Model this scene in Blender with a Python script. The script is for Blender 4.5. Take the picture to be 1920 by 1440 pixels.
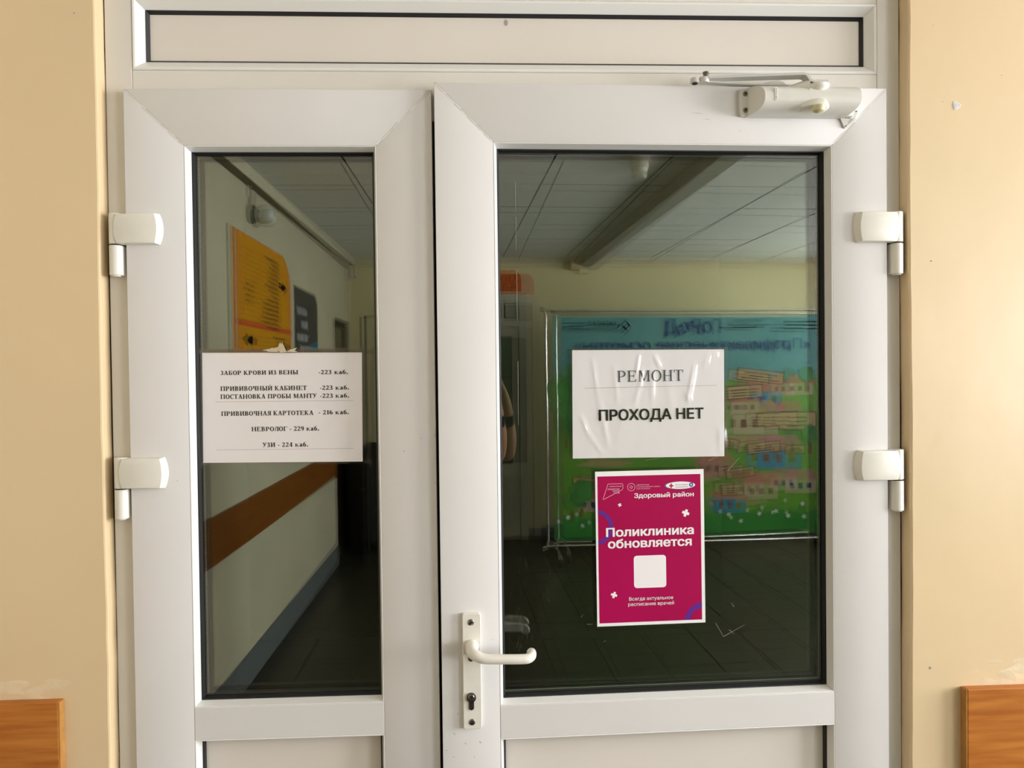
import bpy, bmesh, math, random
from mathutils import Vector, Matrix
for o in list(bpy.data.objects): bpy.data.objects.remove(o)
random.seed(7)
COL = bpy.context.scene.collection
PI = math.pi

# ------------------------------------------------------------------ camera, light, exposure
CAMY = -1.41
cd = bpy.data.cameras.new('camera'); cam = bpy.data.objects.new('camera', cd); COL.objects.link(cam)
cd.sensor_width = 36; cd.lens = 1420 * 36 / 1920; cd.clip_start = 0.01; cd.clip_end = 200
yv = Vector((-66, 22, -1420)).normalized()
xv = Vector((1, .012, 0)); xv = (xv - yv * xv.dot(yv)).normalized()
zv = xv.cross(yv)
cam.matrix_world = Matrix.Translation((0, CAMY, 1.60)) @ Matrix((xv, yv, zv)).to_4x4()
bpy.context.scene.camera = cam
W = bpy.data.worlds.new('sky'); bpy.context.scene.world = W; W.use_nodes = True
bg = W.node_tree.nodes['Background']; bg.inputs[0].default_value = (.86, .90, 1, 1); bg.inputs[1].default_value = 2.2
vs = bpy.context.scene.view_settings
vs.view_transform = 'Standard'; vs.look = 'None'; vs.gamma = 1; vs.use_curve_mapping = False
vs.exposure = 0.0

def area(name, loc, rot, sx, sy, power, color=(1, 1, 1), spread=PI):
    l = bpy.data.lights.new(name, 'AREA'); l.shape = 'RECTANGLE'; l.size = sx; l.size_y = sy
    l.energy = power; l.color = color; l.spread = spread
    o = bpy.data.objects.new(name, l); COL.objects.link(o); o.location = loc; o.rotation_euler = rot
    return o
# window light, outside the panes; second lamp and its window are added fill
area('daylight', (4.60, -1.16, 1.75), (0, math.radians(90), 0), 1.55, 2.0, 306, (1, .972, 1))
area('daylight', (4.60, -4.10, 1.75), (0, math.radians(112), 0), 1.55, 1.9, 158, (1, .972, 1))  # added fill, tilted up to brighten the ceiling

# ------------------------------------------------------------------ helpers
def tag(o, label=None, cat=None, group=None, kind=None):
    if label: o['label'] = label
    if cat: o['category'] = cat
    if group: o['group'] = group
    if kind: o['kind'] = kind
    return o

def empty(name, loc=(0, 0, 0), rz=0, label=None, cat=None, group=None, kind=None, parent=None):
    o = bpy.data.objects.new(name, None); COL.objects.link(o); o.location = loc; o.rotation_euler = (0, 0, rz)
    o.empty_display_size = .05
    if parent: o.parent = parent
    return tag(o, label, cat, group, kind)

def obj(name, bm, m, parent=None, smooth=False, loc=None, rz=None, kind=None):
    me = bpy.data.meshes.new(name); bm.normal_update(); bm.to_mesh(me); bm.free()
    for k in (m if isinstance(m, (list, tuple)) else [m]): me.materials.append(k)
    if smooth:
        for p in me.polygons: p.use_smooth = True
        if smooth != 'all':
            try: me.set_sharp_from_angle(angle=math.radians(35))
            except Exception: pass
    o = bpy.data.objects.new(name, me); COL.objects.link(o)
    if parent: o.parent = parent
    if loc is not None: o.location = loc
    if rz is not None: o.rotation_euler = (0, 0, rz)
    if kind: o['kind'] = kind
    return o

def box(x0, x1, y0, y1, z0, z1, bev=0, bm=None, seg=1):
    b = bm or bmesh.new()
    vs_ = [b.verts.new((x, y, z)) for x in (x0, x1) for y in (y0, y1) for z in (z0, z1)]
    f = [b.faces.new([vs_[i] for i in q]) for q in ((0, 1, 3, 2), (4, 6, 7, 5), (0, 4, 5, 1), (2, 3, 7, 6), (0, 2, 6, 4), (1, 5, 7, 3))]
    if bev:
        es = list({e for g in f for e in g.edges})
        bmesh.ops.bevel(b, geom=es, offset=bev, segments=seg, affect='EDGES', profile=.5)
    return b

def prism(pts, y0, y1, bm=None, bev=0, seg=1, front=None):
    """outline in x,z extruded along y; optional other outline for the front (y0)"""
    b = bm or bmesh.new()
    A = [b.verts.new((p[0], y0, p[1])) for p in (front or pts)]
    B = [b.verts.new((p[0], y1, p[1])) for p in pts]
    n = len(pts)
    f1 = b.faces.new(A); f2 = b.faces.new(list(reversed(B)))
    for i in range(n): b.faces.new((A[i], B[i], B[(i + 1) % n], A[(i + 1) % n]))
    bmesh.ops.recalc_face_normals(b, faces=list(b.faces) if bm is None else list({f for v in A + B for f in v.link_faces}))
    if bev: bmesh.ops.bevel(b, geom=list(f1.edges), offset=bev, segments=seg, affect='EDGES', profile=.5)
    return b

def sheet(pts, y, bm=None):
    b = bm or bmesh.new()
    b.faces.new([b.verts.new((p[0], y, p[1])) for p in pts]); return b

def rrect(x0, x1, z0, z1, r, n=6):
    if not isinstance(r, (list, tuple)): r = (r,) * 4          # bl br tr tl
    P = []
    for (cx, cz, a0), rr in zip(((x0, z0, PI), (x1, z0, 1.5 * PI), (x1, z1, 0), (x0, z1, .5 * PI)), r):
        sx = 1 if cx == x0 else -1; sz = 1 if cz == z0 else -1
        if rr <= 0: P.append((cx, cz)); continue
        for i in range(n + 1):
            a = a0 + i / n * PI / 2
            P.append((cx + sx * rr + rr * math.cos(a), cz + sz * rr + rr * math.sin(a)))
    return P

def circ(cx, cz, r, n=24, rz=None):
    return [(cx + r * math.cos(2 * PI * i / n), cz + (rz or r) * math.sin(2 * PI * i / n)) for i in range(n)]

def ring_pts(cx, cz, r0, r1, a0, a1, n=24):
    A = [a0 + (a1 - a0) * i / n for i in range(n + 1)]
    return [(cx + r1 * math.cos(a), cz + r1 * math.sin(a)) for a in A] + [(cx + r0 * math.cos(a), cz + r0 * math.sin(a)) for a in reversed(A)]

def cyl(p0, p1, r0, r1=None, n=20, bm=None, caps=True):
    b = bm or bmesh.new(); r1 = r0 if r1 is None else r1
    p0 = Vector(p0); p1 = Vector(p1); d = (p1 - p0).normalized()
    u = d.orthogonal().normalized(); v = d.cross(u)
    A = [b.verts.new(p0 + (u * math.cos(2 * PI * i / n) + v * math.sin(2 * PI * i / n)) * r0) for i in range(n)]
    B = [b.verts.new(p1 + (u * math.cos(2 * PI * i / n) + v * math.sin(2 * PI * i / n)) * r1) for i in range(n)]
    for i in range(n): b.faces.new((A[i], A[(i + 1) % n], B[(i + 1) % n], B[i]))
    if caps: b.faces.new(list(reversed(A))); b.faces.new(B)
    return b

def tube(path, r, n=14, bm=None, cap=True):
    b = bm or bmesh.new(); path = [Vector(p) for p in path]
    R = r if isinstance(r, (list, tuple)) else [r] * len(path)
    prev = None; u = None
    for i, p in enumerate(path):
        d = (path[min(i + 1, len(path) - 1)] - path[max(i - 1, 0)]).normalized()
        if u is None: u = d.orthogonal().normalized()
        u = (u - d * u.dot(d)).normalized(); v = d.cross(u)
        ring = [b.verts.new(p + (u * math.cos(2 * PI * k / n) + v * math.sin(2 * PI * k / n)) * R[i]) for k in range(n)]
        if prev:
            for k in range(n): b.faces.new((prev[k], prev[(k + 1) % n], ring[(k + 1) % n], ring[k]))
        elif cap: b.faces.new(list(reversed(ring)))
        prev = ring
    if cap: b.faces.new(prev)
    bmesh.ops.recalc_face_normals(b, faces=list(b.faces))
    return b

def smooth_path(pts, n=6):
    P = [Vector(p) for p in pts]; P = [P[0] * 2 - P[1]] + P + [P[-1] * 2 - P[-2]]; out = []
    for i in range(1, len(P) - 2):
        for k in range(n):
            t = k / n; a, b_, c, d = P[i - 1:i + 3]
            out.append(.5 * ((2 * b_) + (-a + c) * t + (2 * a - 5 * b_ + 4 * c - d) * t * t + (-a + 3 * b_ - 3 * c + d) * t ** 3))
    out.append(P[-2]); return out

def lathe(prof, axis='z', n=24, c=(0, 0, 0), bm=None):
    """prof: (r, h)"""
    b = bm or bmesh.new(); rows = []
    for r, h in prof:
        row = []
        for i in range(n):
            a = 2 * PI * i / n; x, y = r * math.cos(a), r * math.sin(a)
            q = (x, y, h) if axis == 'z' else ((x, h, y) if axis == 'y' else (h, x, y))
            row.append(b.verts.new((c[0] + q[0], c[1] + q[1], c[2] + q[2])))
        rows.append(row)
    for A, B in zip(rows, rows[1:]):
        for i in range(n): b.faces.new((A[i], A[(i + 1) % n], B[(i + 1) % n], B[i]))
    b.faces.new(rows[0]); b.faces.new(rows[-1])
    bmesh.ops.remove_doubles(b, verts=list(b.verts), dist=1e-6)
    bmesh.ops.recalc_face_normals(b, faces=list(b.faces))
    return b

# ------------------------------------------------------------------ materials
def mat(name, c, rough=.5, metal=0, spec=.5, var=0, vscale=20, bump=0, bscale=60, coat=0, c2=None, stretch=None, alpha=None, trans=0):
    m = bpy.data.materials.new(name); m.use_nodes = True; t = m.node_tree; N = t.nodes; L = t.links
    p = N['Principled BSDF']
    p.inputs['Base Color'].default_value = (*c, 1); p.inputs['Roughness'].default_value = rough
    p.inputs['Metallic'].default_value = metal; p.inputs['Specular IOR Level'].default_value = spec
    p.inputs['Coat Weight'].default_value = coat; p.inputs['Coat Roughness'].default_value = .12
    if alpha is not None: p.inputs['Alpha'].default_value = alpha
    tc = N.new('ShaderNodeTexCoord'); src = tc.outputs['Object']
    if stretch:
        mp = N.new('ShaderNodeMapping'); mp.inputs['Scale'].default_value = stretch; L.new(src, mp.inputs[0]); src = mp.outputs[0]
    if var or c2:
        n = N.new('ShaderNodeTexNoise'); n.inputs['Scale'].default_value = vscale; n.inputs['Detail'].default_value = 5
        L.new(src, n.inputs['Vector'])
        r = N.new('ShaderNodeValToRGB'); L.new(n.outputs[0], r.inputs[0])
        b = c2 or tuple(max(0, k * (1 - var)) for k in c)
        r.color_ramp.elements[0].position = .32; r.color_ramp.elements[1].position = .68
        r.color_ramp.elements[0].color = (*b, 1); r.color_ramp.elements[1].color = (*c, 1)
        L.new(r.outputs[0], p.inputs['Base Color'])
    if bump:
        n = N.new('ShaderNodeTexNoise'); n.inputs['Scale'].default_value = bscale; n.inputs['Detail'].default_value = 4
        L.new(src, n.inputs['Vector'])
        q = N.new('ShaderNodeBump'); q.inputs['Strength'].default_value = 1; q.inputs['Distance'].default_value = bump
        L.new(n.outputs[0], q.inputs['Height']); L.new(q.outputs[0], p.inputs['Normal'])
    return m

def glass_mat(name, fac, tint, rough=0.0, smudge=0):
    m = bpy.data.materials.new(name); m.use_nodes = True; t = m.node_tree; N = t.nodes; L = t.links
    N.remove(N['Principled BSDF']); out = N['Material Output']
    tr = N.new('ShaderNodeBsdfTransparent'); tr.inputs[0].default_value = (*tint, 1)
    gl = N.new('ShaderNodeBsdfGlossy'); gl.inputs['Roughness'].default_value = rough; gl.inputs[0].default_value = (1, 1, .97, 1)
    mx = N.new('ShaderNodeMixShader'); mx.inputs[0].default_value = fac
    L.new(tr.outputs[0], mx.inputs[1]); L.new(gl.outputs[0], mx.inputs[2])
    last = mx
    if smudge:                                       # film of dust and old smears
        df = N.new('ShaderNodeBsdfDiffuse'); df.inputs[0].default_value = (.6, .62, .6, 1)
        tc = N.new('ShaderNodeTexCoord'); n = N.new('ShaderNodeTexNoise'); n.inputs['Scale'].default_value = 7; n.inputs['Detail'].default_value = 6
        L.new(tc.outputs['Object'], n.inputs['Vector'])
        mr = N.new('ShaderNodeMapRange'); mr.inputs[1].default_value = .45; mr.inputs[2].default_value = .8
        mr.inputs[3].default_value = 0; mr.inputs[4].default_value = smudge
        L.new(n.outputs[0], mr.inputs[0]); m2 = N.new('ShaderNodeMixShader')
        L.new(mr.outputs[0], m2.inputs[0]); L.new(mx.outputs[0], m2.inputs[1]); L.new(df.outputs[0], m2.inputs[2]); last = m2
    L.new(last.outputs[0], out.inputs[0]); return m

PVC = mat('white_pvc', (.75, .735, .72), .38, var=.03, vscale=4, bump=.00004, bscale=300)
PVC_FRAME = mat('white_pvc_frame', (.76, .73, .67), .42, var=.04, vscale=5)
PANEL = mat('panel_white', (.77, .715, .65), .45, var=.03, vscale=3)
BEAD = mat('bead_pvc', (.82, .82, .79), .3)
CREAMPL = mat('cream_plastic', (.80, .78, .70), .32, var=.04, vscale=30)
HANDLE = mat('handle_enamel', (.83, .80, .72), .22, coat=.4, var=.05, vscale=60)
ENAMEL = mat('closer_enamel', (.72, .71, .65), .3, coat=.3, var=.04, vscale=30)
YELLOWCAP = mat('yellowed_cap', (.62, .58, .34), .35)
RUBBER = mat('black_rubber', (.012, .012, .013), .55)
SPACER = mat('spacer_bar', (.05, .05, .045), .4, metal=.4)
SEAM = mat('seam_grey', (.50, .48, .43), .6)
SCAR = mat('weld_scar', (.83, .82, .78), .4)
DARK = mat('dark_gap', (.012, .010, .009), .8)
STEEL = mat('screw_steel', (.42, .39, .35), .28, metal=1, var=.4, vscale=200)
DARKSTEEL = mat('lock_steel', (.22, .20, .18), .35, metal=1, var=.3, vscale=200)
ARMM = mat('arm_metal', (.62, .61, .57), .38, metal=.25)
WALL = mat('cream_wall_paint', (.77, .60, .365), .33, spec=.5, var=.05, vscale=2.2, bump=.0009, bscale=9)
WALL2 = mat('pale_wall_paint', (.65, .585, .44), .42, var=.1, vscale=3, bump=.0006, bscale=12)  # same cream paint; its paler lighting is put into the colour
WALL3 = mat('yellow_back_wall', (.74, .66, .40), .5, var=.06, vscale=2)  # same cream paint again, coloured yellower to stand for its lighting
PATCH = mat('filler_patch', (.70, .56, .36), .5, c2=(.79, .64, .42), vscale=14, bump=.0012, bscale=45)
PLASTER = mat('bare_plaster', (.78, .74, .70), .8, var=.2, vscale=300)
TILEC = mat('ceiling_panel', (.86, .87, .86), .8, var=.05, vscale=1.5)
JOINT = mat('ceiling_joint', (.03, .03, .03), .8)
FLOORT = mat('floor_tile', (.040, .034, .020), .38, c2=(.026, .022, .014), vscale=6)
GROUT = mat('floor_grout', (.025, .023, .02), .8)
PLINTH = mat('plinth_grey', (.15, .16, .17), .5, var=.2, vscale=8)
WOOD = mat('laminate_wood', (.54, .20, .035), .42, spec=.25, c2=(.38, .115, .015), vscale=3.2, stretch=(2.2, 3, 26))
WOODEDGE = mat('laminate_edge', (.52, .25, .06), .5, var=.3, vscale=40)
DARKWOOD = mat('dark_brown_door', (.030, .016, .008), .5, c2=(.02, .010, .005), vscale=4, stretch=(3, 3, .5))
WHITEDOOR = mat('old_white_door', (.55, .53, .45), .5, var=.08)
GREENGLASS = mat('green_tinted_pane', (.11, .17, .11), .15)
PAPER = mat('paper', (.86, .825, .835), .6)
PAPERW = mat('photo_paper', (.86, .87, .86), .45)
INK = mat('black_ink', (.008, .007, .008), .7, spec=.1)
GREYINK = mat('grey_ink', (.17, .16, .17), .6)
MAGENTA = mat('magenta_print', (.42, .0015, .085), .45, spec=.2, c2=(.36, .001, .06), vscale=5)
PURPLE = mat('purple_print', (.125, .018, .26), .36)
PINKLINE = mat('pale_pink_print', (.88, .42, .58), .4)
WHITEINK = mat('white_print', (.90, .86, .88), .4)
BLUEINK = mat('blue_print', (.01, .12, .32), .4)
REDINK = mat('red_print', (.55, .01, .01), .4)
SLEEVE = glass_mat('plastic_sleeve', .060, (.985, .985, .98), .16)
TAPE = glass_mat('clear_tape', .05, (.975, .97, .95), .2)
PANE = glass_mat('door_glass_front', .075, (.93, .97, .93), 0.0)
PANEB = glass_mat('door_glass_back', .10, (.93, .97, .93), 0.0)
WPANE = glass_mat('window_glass', .04, (.98, .99, .99))
CHROME = mat('tube_steel', (.65, .66, .65), .22, metal=.9)
MATTEBLACK = mat('black_plastic', (.02, .02, .022), .35)
SCRATCH = mat('scratch_marks', (.38, .37, .31), .7)
SCUFF = mat('scuff_marks', (.36, .35, .32), .8)

# spacer with a dotted row of drying holes
def _dots():
    t = SPACER.node_tree; N = t.nodes; L = t.links; p = N['Principled BSDF']
    tc = N.new('ShaderNodeTexCoord'); s = N.new('ShaderNodeSeparateXYZ'); L.new(tc.outputs['Object'], s.inputs[0])
    a = N.new('ShaderNodeMath'); a.operation = 'MULTIPLY'; a.inputs[1].default_value = 230; L.new(s.outputs['Z'], a.inputs[0])
    f = N.new('ShaderNodeMath'); f.operation = 'FRACT'; L.new(a.outputs[0], f.inputs[0])
    g = N.new('ShaderNodeMath'); g.operation = 'LESS_THAN'; g.inputs[1].default_value = .4; L.new(f.outputs[0], g.inputs[0])
    c1 = N.new('ShaderNodeMath'); c1.operation = 'COMPARE'; c1.inputs[1].default_value = .041; c1.inputs[2].default_value = .0018; L.new(s.outputs['Y'], c1.inputs[0])
    m = N.new('ShaderNodeMath'); m.operation = 'MULTIPLY'; L.new(g.outputs[0], m.inputs[0]); L.new(c1.outputs[0], m.inputs[1])
    x = N.new('ShaderNodeMix'); x.data_type = 'RGBA'; x.inputs[6].default_value = (.03, .03, .028, 1); x.inputs[7].default_value = (.5, .5, .45, 1)
    L.new(m.outputs[0], x.inputs[0]); L.new(x.outputs[2], p.inputs['Base Color'])
_dots()

# ------------------------------------------------------------------ lettering
def fill_contours(m0):
    """non-zero winding fill of letter outlines in flat strips (the letters' outlines overlap and cross themselves)"""
    co = [(v.co.x, v.co.y) for v in m0.vertices]
    nb = {}
    for e in m0.edges:
        a, b = e.vertices; nb.setdefault(a, []).append(b); nb.setdefault(b, []).append(a)
    loops = []; i = 0; n = len(co)
    while i < n:                                      # contours come as consecutive runs of vertices
        j = i
        while j + 1 < n and (j + 1) in nb.get(j, ()): j += 1
        if j - i > 1: loops.append(list(range(i, j + 1)))
        i = j + 1
    loops = sorted(loops, key=lambda L: min(co[k][0] for k in L)); groups = []
    for L in loops:
        lo, hi = min(co[k][0] for k in L), max(co[k][0] for k in L)
        if groups and lo < groups[-1][1] - 1e-4: groups[-1][0].append(L); groups[-1][1] = max(groups[-1][1], hi)
        else: groups.append([[L], hi])
    V = []; F = []
    for Ls, _ in groups:
        E = []
        for L in Ls:
            for k in range(len(L)):
                p, q = co[L[k]], co[L[(k + 1) % len(L)]]
                if abs(p[1] - q[1]) > 1e-9: E.append((p, q, 1) if p[1] < q[1] else (q, p, -1))
        Y = set()
        for p, q, w in E: Y.add(round(p[1], 6)); Y.add(round(q[1], 6))
        for i, (p, q, _) in enumerate(E):
            for r, t, _ in E[i + 1:]:
                lo, hi = max(p[1], r[1]), min(q[1], t[1])
                if hi - lo < 1e-6: continue
                X = lambda u, v, y: u[0] + (v[0] - u[0]) * (y - u[1]) / (v[1] - u[1])
                d0, d1 = X(p, q, lo) - X(r, t, lo), X(p, q, hi) - X(r, t, hi)
                if d0 * d1 < -1e-12: Y.add(round(lo + (hi - lo) * d0 / (d0 - d1), 6))
        Y = sorted(Y)
        for y0, y1 in zip(Y, Y[1:]):
            if y1 - y0 < 2e-6: continue
            ym = (y0 + y1) / 2; H_ = []
            for p, q, w in E:
                if p[1] < ym < q[1]:
                    f = lambda y: p[0] + (q[0] - p[0]) * (y - p[1]) / (q[1] - p[1])
                    H_.append((f(ym), f(y0), f(y1), w))
            H_.sort(); wn = 0
            for k, h_ in enumerate(H_):
                if wn == 0: st = h_
                wn += h_[3]
                if wn == 0:
                    m = len(V); V += [(st[1], y0), (h_[1], y0), (h_[2], y1), (st[2], y1)]; F.append((m, m + 1, m + 2, m + 3))
    return [Vector((x, y, 0)) for x, y in V], F

def text(name, s, x0, x1, zb, cap, m, y, parent, off=0.0, rot=0, sk=0, font_cap=.727):
    """sans lettering fitted to x0..x1, baseline zb, capital height cap (local front faces -y)"""
    c = bpy.data.curves.new(name, 'FONT'); c.body = s; c.size = 1; c.resolution_u = 3; c.fill_mode = 'NONE'
    o = bpy.data.objects.new(name, c); COL.objects.link(o)
    bpy.context.view_layer.update()
    dg = bpy.context.evaluated_depsgraph_get(); m0 = bpy.data.meshes.new_from_object(o.evaluated_get(dg))
    COL.objects.unlink(o); bpy.data.objects.remove(o)
    V0, F0 = fill_contours(m0)
    X = [v.x for v in V0]; a, b = min(X) - off, max(X) + off
    sx = (x1 - x0) / (b - a); sz = cap / font_cap; V = []; F = []
    sh = [(0, 0)] if not off else [(0, 0), (-off, 0), (off, 0), (0, off * .6), (0, -off * .6), (-off * .5, 0), (off * .5, 0), (-off * .8, off * .5), (off * .8, off * .5), (-off * .8, -off * .5), (off * .8, -off * .5)]
    for k, (ex, ez) in enumerate(sh):
        n0 = len(V)
        for v in V0:
            px, pz = x0 + (v.x + ex - a) * sx, (v.y + ez) * sz
            dx = px - x0; V.append((x0 + dx * math.cos(rot) - pz * math.sin(rot), y - k * 2e-5, zb + dx * math.sin(rot) + pz * math.cos(rot)))
        F += [tuple(i + n0 for i in f) for f in F0]
    me = bpy.data.meshes.new(name); me.from_pydata(V, [], F); me.update()
    me.materials.append(m)
    q = bpy.data.objects.new(name, me); COL.objects.link(q); q.parent = parent
    return q

# own serif letters: S stem, H thin bar, D diagonal, A arc, in units of the cap height
def glyph(ch, tw, tn):
    P = []; sf = .075
    def quad(a, b, c, d): P.append([a, b, c, d])
    def ser(x, z, up, w=None, l=1, r=1):
        w = tw if w is None else w
        quad((x - w / 2 - sf * l, z), (x + w / 2 + sf * r, z), (x + w / 2 + sf * r, z + (tn * .8 if up else -tn * .8)), (x - w / 2 - sf * l, z + (tn * .8 if up else -tn * .8)))
    def S(x, z0=0, z1=1, s0=True, s1=True, w=None):
        w = tw if w is None else w
        quad((x - w / 2, z0), (x + w / 2, z0), (x + w / 2, z1), (x - w / 2, z1))
        if s0: ser(x, z0, True, w)
        if s1: ser(x, z1, False, w)
    def H(x0, x1, z, w=None):
        w = tn if w is None else w
        quad((x0, z - w / 2), (x1, z - w / 2), (x1, z + w / 2), (x0, z + w / 2))
    def D(x0, z0, x1, z1, w):
        quad((x0 - w / 2, z0), (x0 + w / 2, z0), (x1 + w / 2, z1), (x1 - w / 2, z1))
    def A(cx, cz, rx, rz, a0, a1, n=14):
        a0, a1 = math.radians(a0), math.radians(a1)
        for i in range(n):
            q = []
            for a in (a0 + (a1 - a0) * i / n, a0 + (a1 - a0) * (i + 1) / n):
                c, s = math.cos(a), math.sin(a)
                q.append(((cx + rx * c, cz + rz * s), (cx + (rx - tw) * c, cz + (rz - tn * 1.15) * s)))
            quad(q[0][0], q[1][0], q[1][1], q[0][1])
    def tick(x, z, d, up): # little vertical end of a thin bar
        quad((x - tn * .5, z), (x + tn * .5, z), (x + tn * .5, z + (d if up else -d)), (x - tn * .5, z + (d if up else -d)))
    h = tw / 2 + sf
    w = .75; L0 = h
    c = ch
    if c in 'ПН': S(L0); S(L0 + .45 + tw * .5); H(L0, L0 + .45 + tw * .5, 1 - tn / 2 if c == 'П' else .5); w = L0 * 2 + .45 + tw * .5
    elif c in 'ИЙ':
        S(L0); S(L0 + .5); D(L0 + tw * .3, .12, L0 + .5 - tw * .3, .88, tn * 1.3); w = L0 * 2 + .5
        if c == 'Й': A(L0 + .25, 1.27, .17, .17, 200, 340, 8)
    elif c == 'Р': S(L0); H(L0, L0 + .22, 1 - tn / 2); H(L0, L0 + .22, .45); A(L0 + .2, .715, .32, .285, -90, 90); w = L0 + .56
    elif c in 'ЕГ':
        S(L0); H(L0, L0 + .5, 1 - tn / 2); tick(L0 + .5, 1, .22, False); w = L0 + .56
        if c == 'Е': H(L0, L0 + .36, .52); tick(L0 + .36, .42, .2, True); H(L0, L0 + .53, tn / 2); tick(L0 + .53, 0, .24, True); w = L0 + .6
    elif c == 'М': S(L0, w=tn * 1.2); D(L0 + tw * .3, 1, L0 + .35, .08, tw); D(L0 + .35, .08, L0 + .66, 1, tn); S(L0 + .70); w = L0 * 2 + .70
    elif c == 'О': A(.40, .5, .40, .52, 0, 360, 26); w = .80
    elif c == 'С': A(.38, .5, .38, .52, 48, 312, 22); tick(.64, .98, .26, False); w = .68
    elif c == 'Т': S(.38, s1=False); H(.02, .74, 1 - tn / 2); tick(.04, 1, .24, False); tick(.72, 1, .24, False); w = .76
    elif c in 'З3':
        A(.24, .755, .26, .265, -90, 150, 16); A(.24, .265, .31, .285, -150, 90, 18); H(.12, .26, .51); w = .58
    elif c == 'А': D(.12, 0, .38, 1, tn * 1.2); D(.64, 0, .40, 1, tw); H(.2, .56, .33); ser(.12, 0, True, tn); ser(.64, 0, True); w = .8
    elif c == 'Б': S(L0); H(L0, L0 + .46, 1 - tn / 2); tick(L0 + .46, 1, .22, False); H(L0, L0 + .2, .55); H(L0, L0 + .2, tn / 2); A(L0 + .18, .28, .34, .29, -90, 90); w = L0 + .56
    elif c == 'В': S(L0); H(L0, L0 + .2, 1 - tn / 2); H(L0, L0 + .22, .52); H(L0, L0 + .2, tn / 2); A(L0 + .16, .755, .30, .255, -90, 90); A(L0 + .18, .265, .34, .275, -90, 90); w = L0 + .56
    elif c == 'Я': S(.56); H(.34, .56, 1 - tn / 2); H(.34, .56, .47); A(.36, .725, .30, .275, 90, 270); D(.10, 0, .36, .47, tw * .9); ser(.10, 0, True); w = .68
    elif c in 'Кк': S(L0); D(L0 + .08, .45, L0 + .42, .97, tn * 1.3); D(L0 + .50, 0, L0 + .16, .58, tw); ser(L0 + .52, 0, True); ser(L0 + .44, 1, False, tn); w = L0 + .66
    elif c == 'Ы': S(L0); H(L0, L0 + .16, .55); H(L0, L0 + .16, tn / 2); A(L0 + .14, .28, .30, .29, -90, 90); S(L0 + .66); w = L0 * 2 + .66
    elif c == 'Ч': S(.56); A(.33, .72, .25, .32, 180, 275, 8); S(.08 + tw / 2, .70, 1, False, True); H(.30, .56, .42); w = .70
    elif c == 'У': D(.38, .34, .12, 1, tw); D(.22, .02, .62, 1, tn * 1.2); ser(.12, 1, False); ser(.62, 1, False, tn); A(.16, .12, .12, .13, 180, 320, 8); w = .72
    elif c == 'Л': S(.62); D(.14, .03, .30, 1, tn * 1.3); H(.26, .62, 1 - tn / 2); A(.08, .08, .09, .09, 180, 360, 8); w = .74
    elif c == '2': A(.28, .72, .27, .29, -20, 165, 14); D(.08, .04, .47, .6, tw * .8); H(.04, .54, tn * .9, tn * 1.6); tick(.54, 0, .2, True); w = .60
    elif c == '1': S(.26, s1=False); D(.08, .82, .24, 1, tn * 1.2); w = .46
    elif c == '4': S(.42, s1=False); D(.04, .28, .40, 1, tn * 1.2); H(.02, .58, .28, tn * 1.2); w = .62
    elif c == '6': A(.29, .31, .29, .32, 0, 360, 22); A(.42, .45, .42, .58, 100, 185, 10); w = .60
    elif c == '9': A(.29, .69, .29, .32, 0, 360, 22); A(.16, .55, .42, .58, -80, 5, 10); w = .60
    elif c == '-': H(.02, .30, .36, tw * .7); w = .32
    elif c == '.': H(.03, .03 + tw * 1.1, tw * .55, tw * 1.1); w = .2
    elif c == 'а': A(.24, .48, .24, .26, 0, 150, 10); S(.40, .04, .50, False, False); A(.24, .22, .23, .235, 60, 300, 14); H(.34, .56, tn / 2); w = .56
    elif c == 'б': A(.29, .33, .29, .35, 0, 360, 20); A(.42, .45, .42, .56, 95, 185, 10); D(.40, .97, .52, 1.08, tn * 1.3); w = .60
    elif c == ' ': w = .30
    if c == 'к': P = [[(x * .9, z * .70) for x, z in q] for q in P]; w *= .9
    return P, w

def serif(name, s, x0, x1, zb, cap, m, y, parent, tw=.19, tn=.07, rot=0, gap=.07):
    b = bmesh.new(); x = 0; allp = []
    for ch in s:
        P, w = glyph(ch, tw, tn)
        for q in P: allp.append([(px + x, pz) for px, pz in q])
        x += w + gap
    k = (x1 - x0) / (x - gap)
    for i, q in enumerate(allp):
        vs_ = []
        for px, pz in q:
            a, c = px * k, pz * cap
            vs_.append(b.verts.new((x0 + a * math.cos(rot) - c * math.sin(rot), y - (i % 5) * 1.5e-5, zb + a * math.sin(rot) + c * math.cos(rot))))
        b.faces.new(vs_)
    return obj(name, b, m, parent)

# ------------------------------------------------------------------ room shell
XL, XR, YB, YF, ZC = -1.225, 4.30, -5.75, -0.012, 2.70
room = lambda n, b, m, lab, cat, kind='structure', smooth=False: tag(obj(n, b, m, smooth=smooth), lab, cat, kind=kind)

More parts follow.
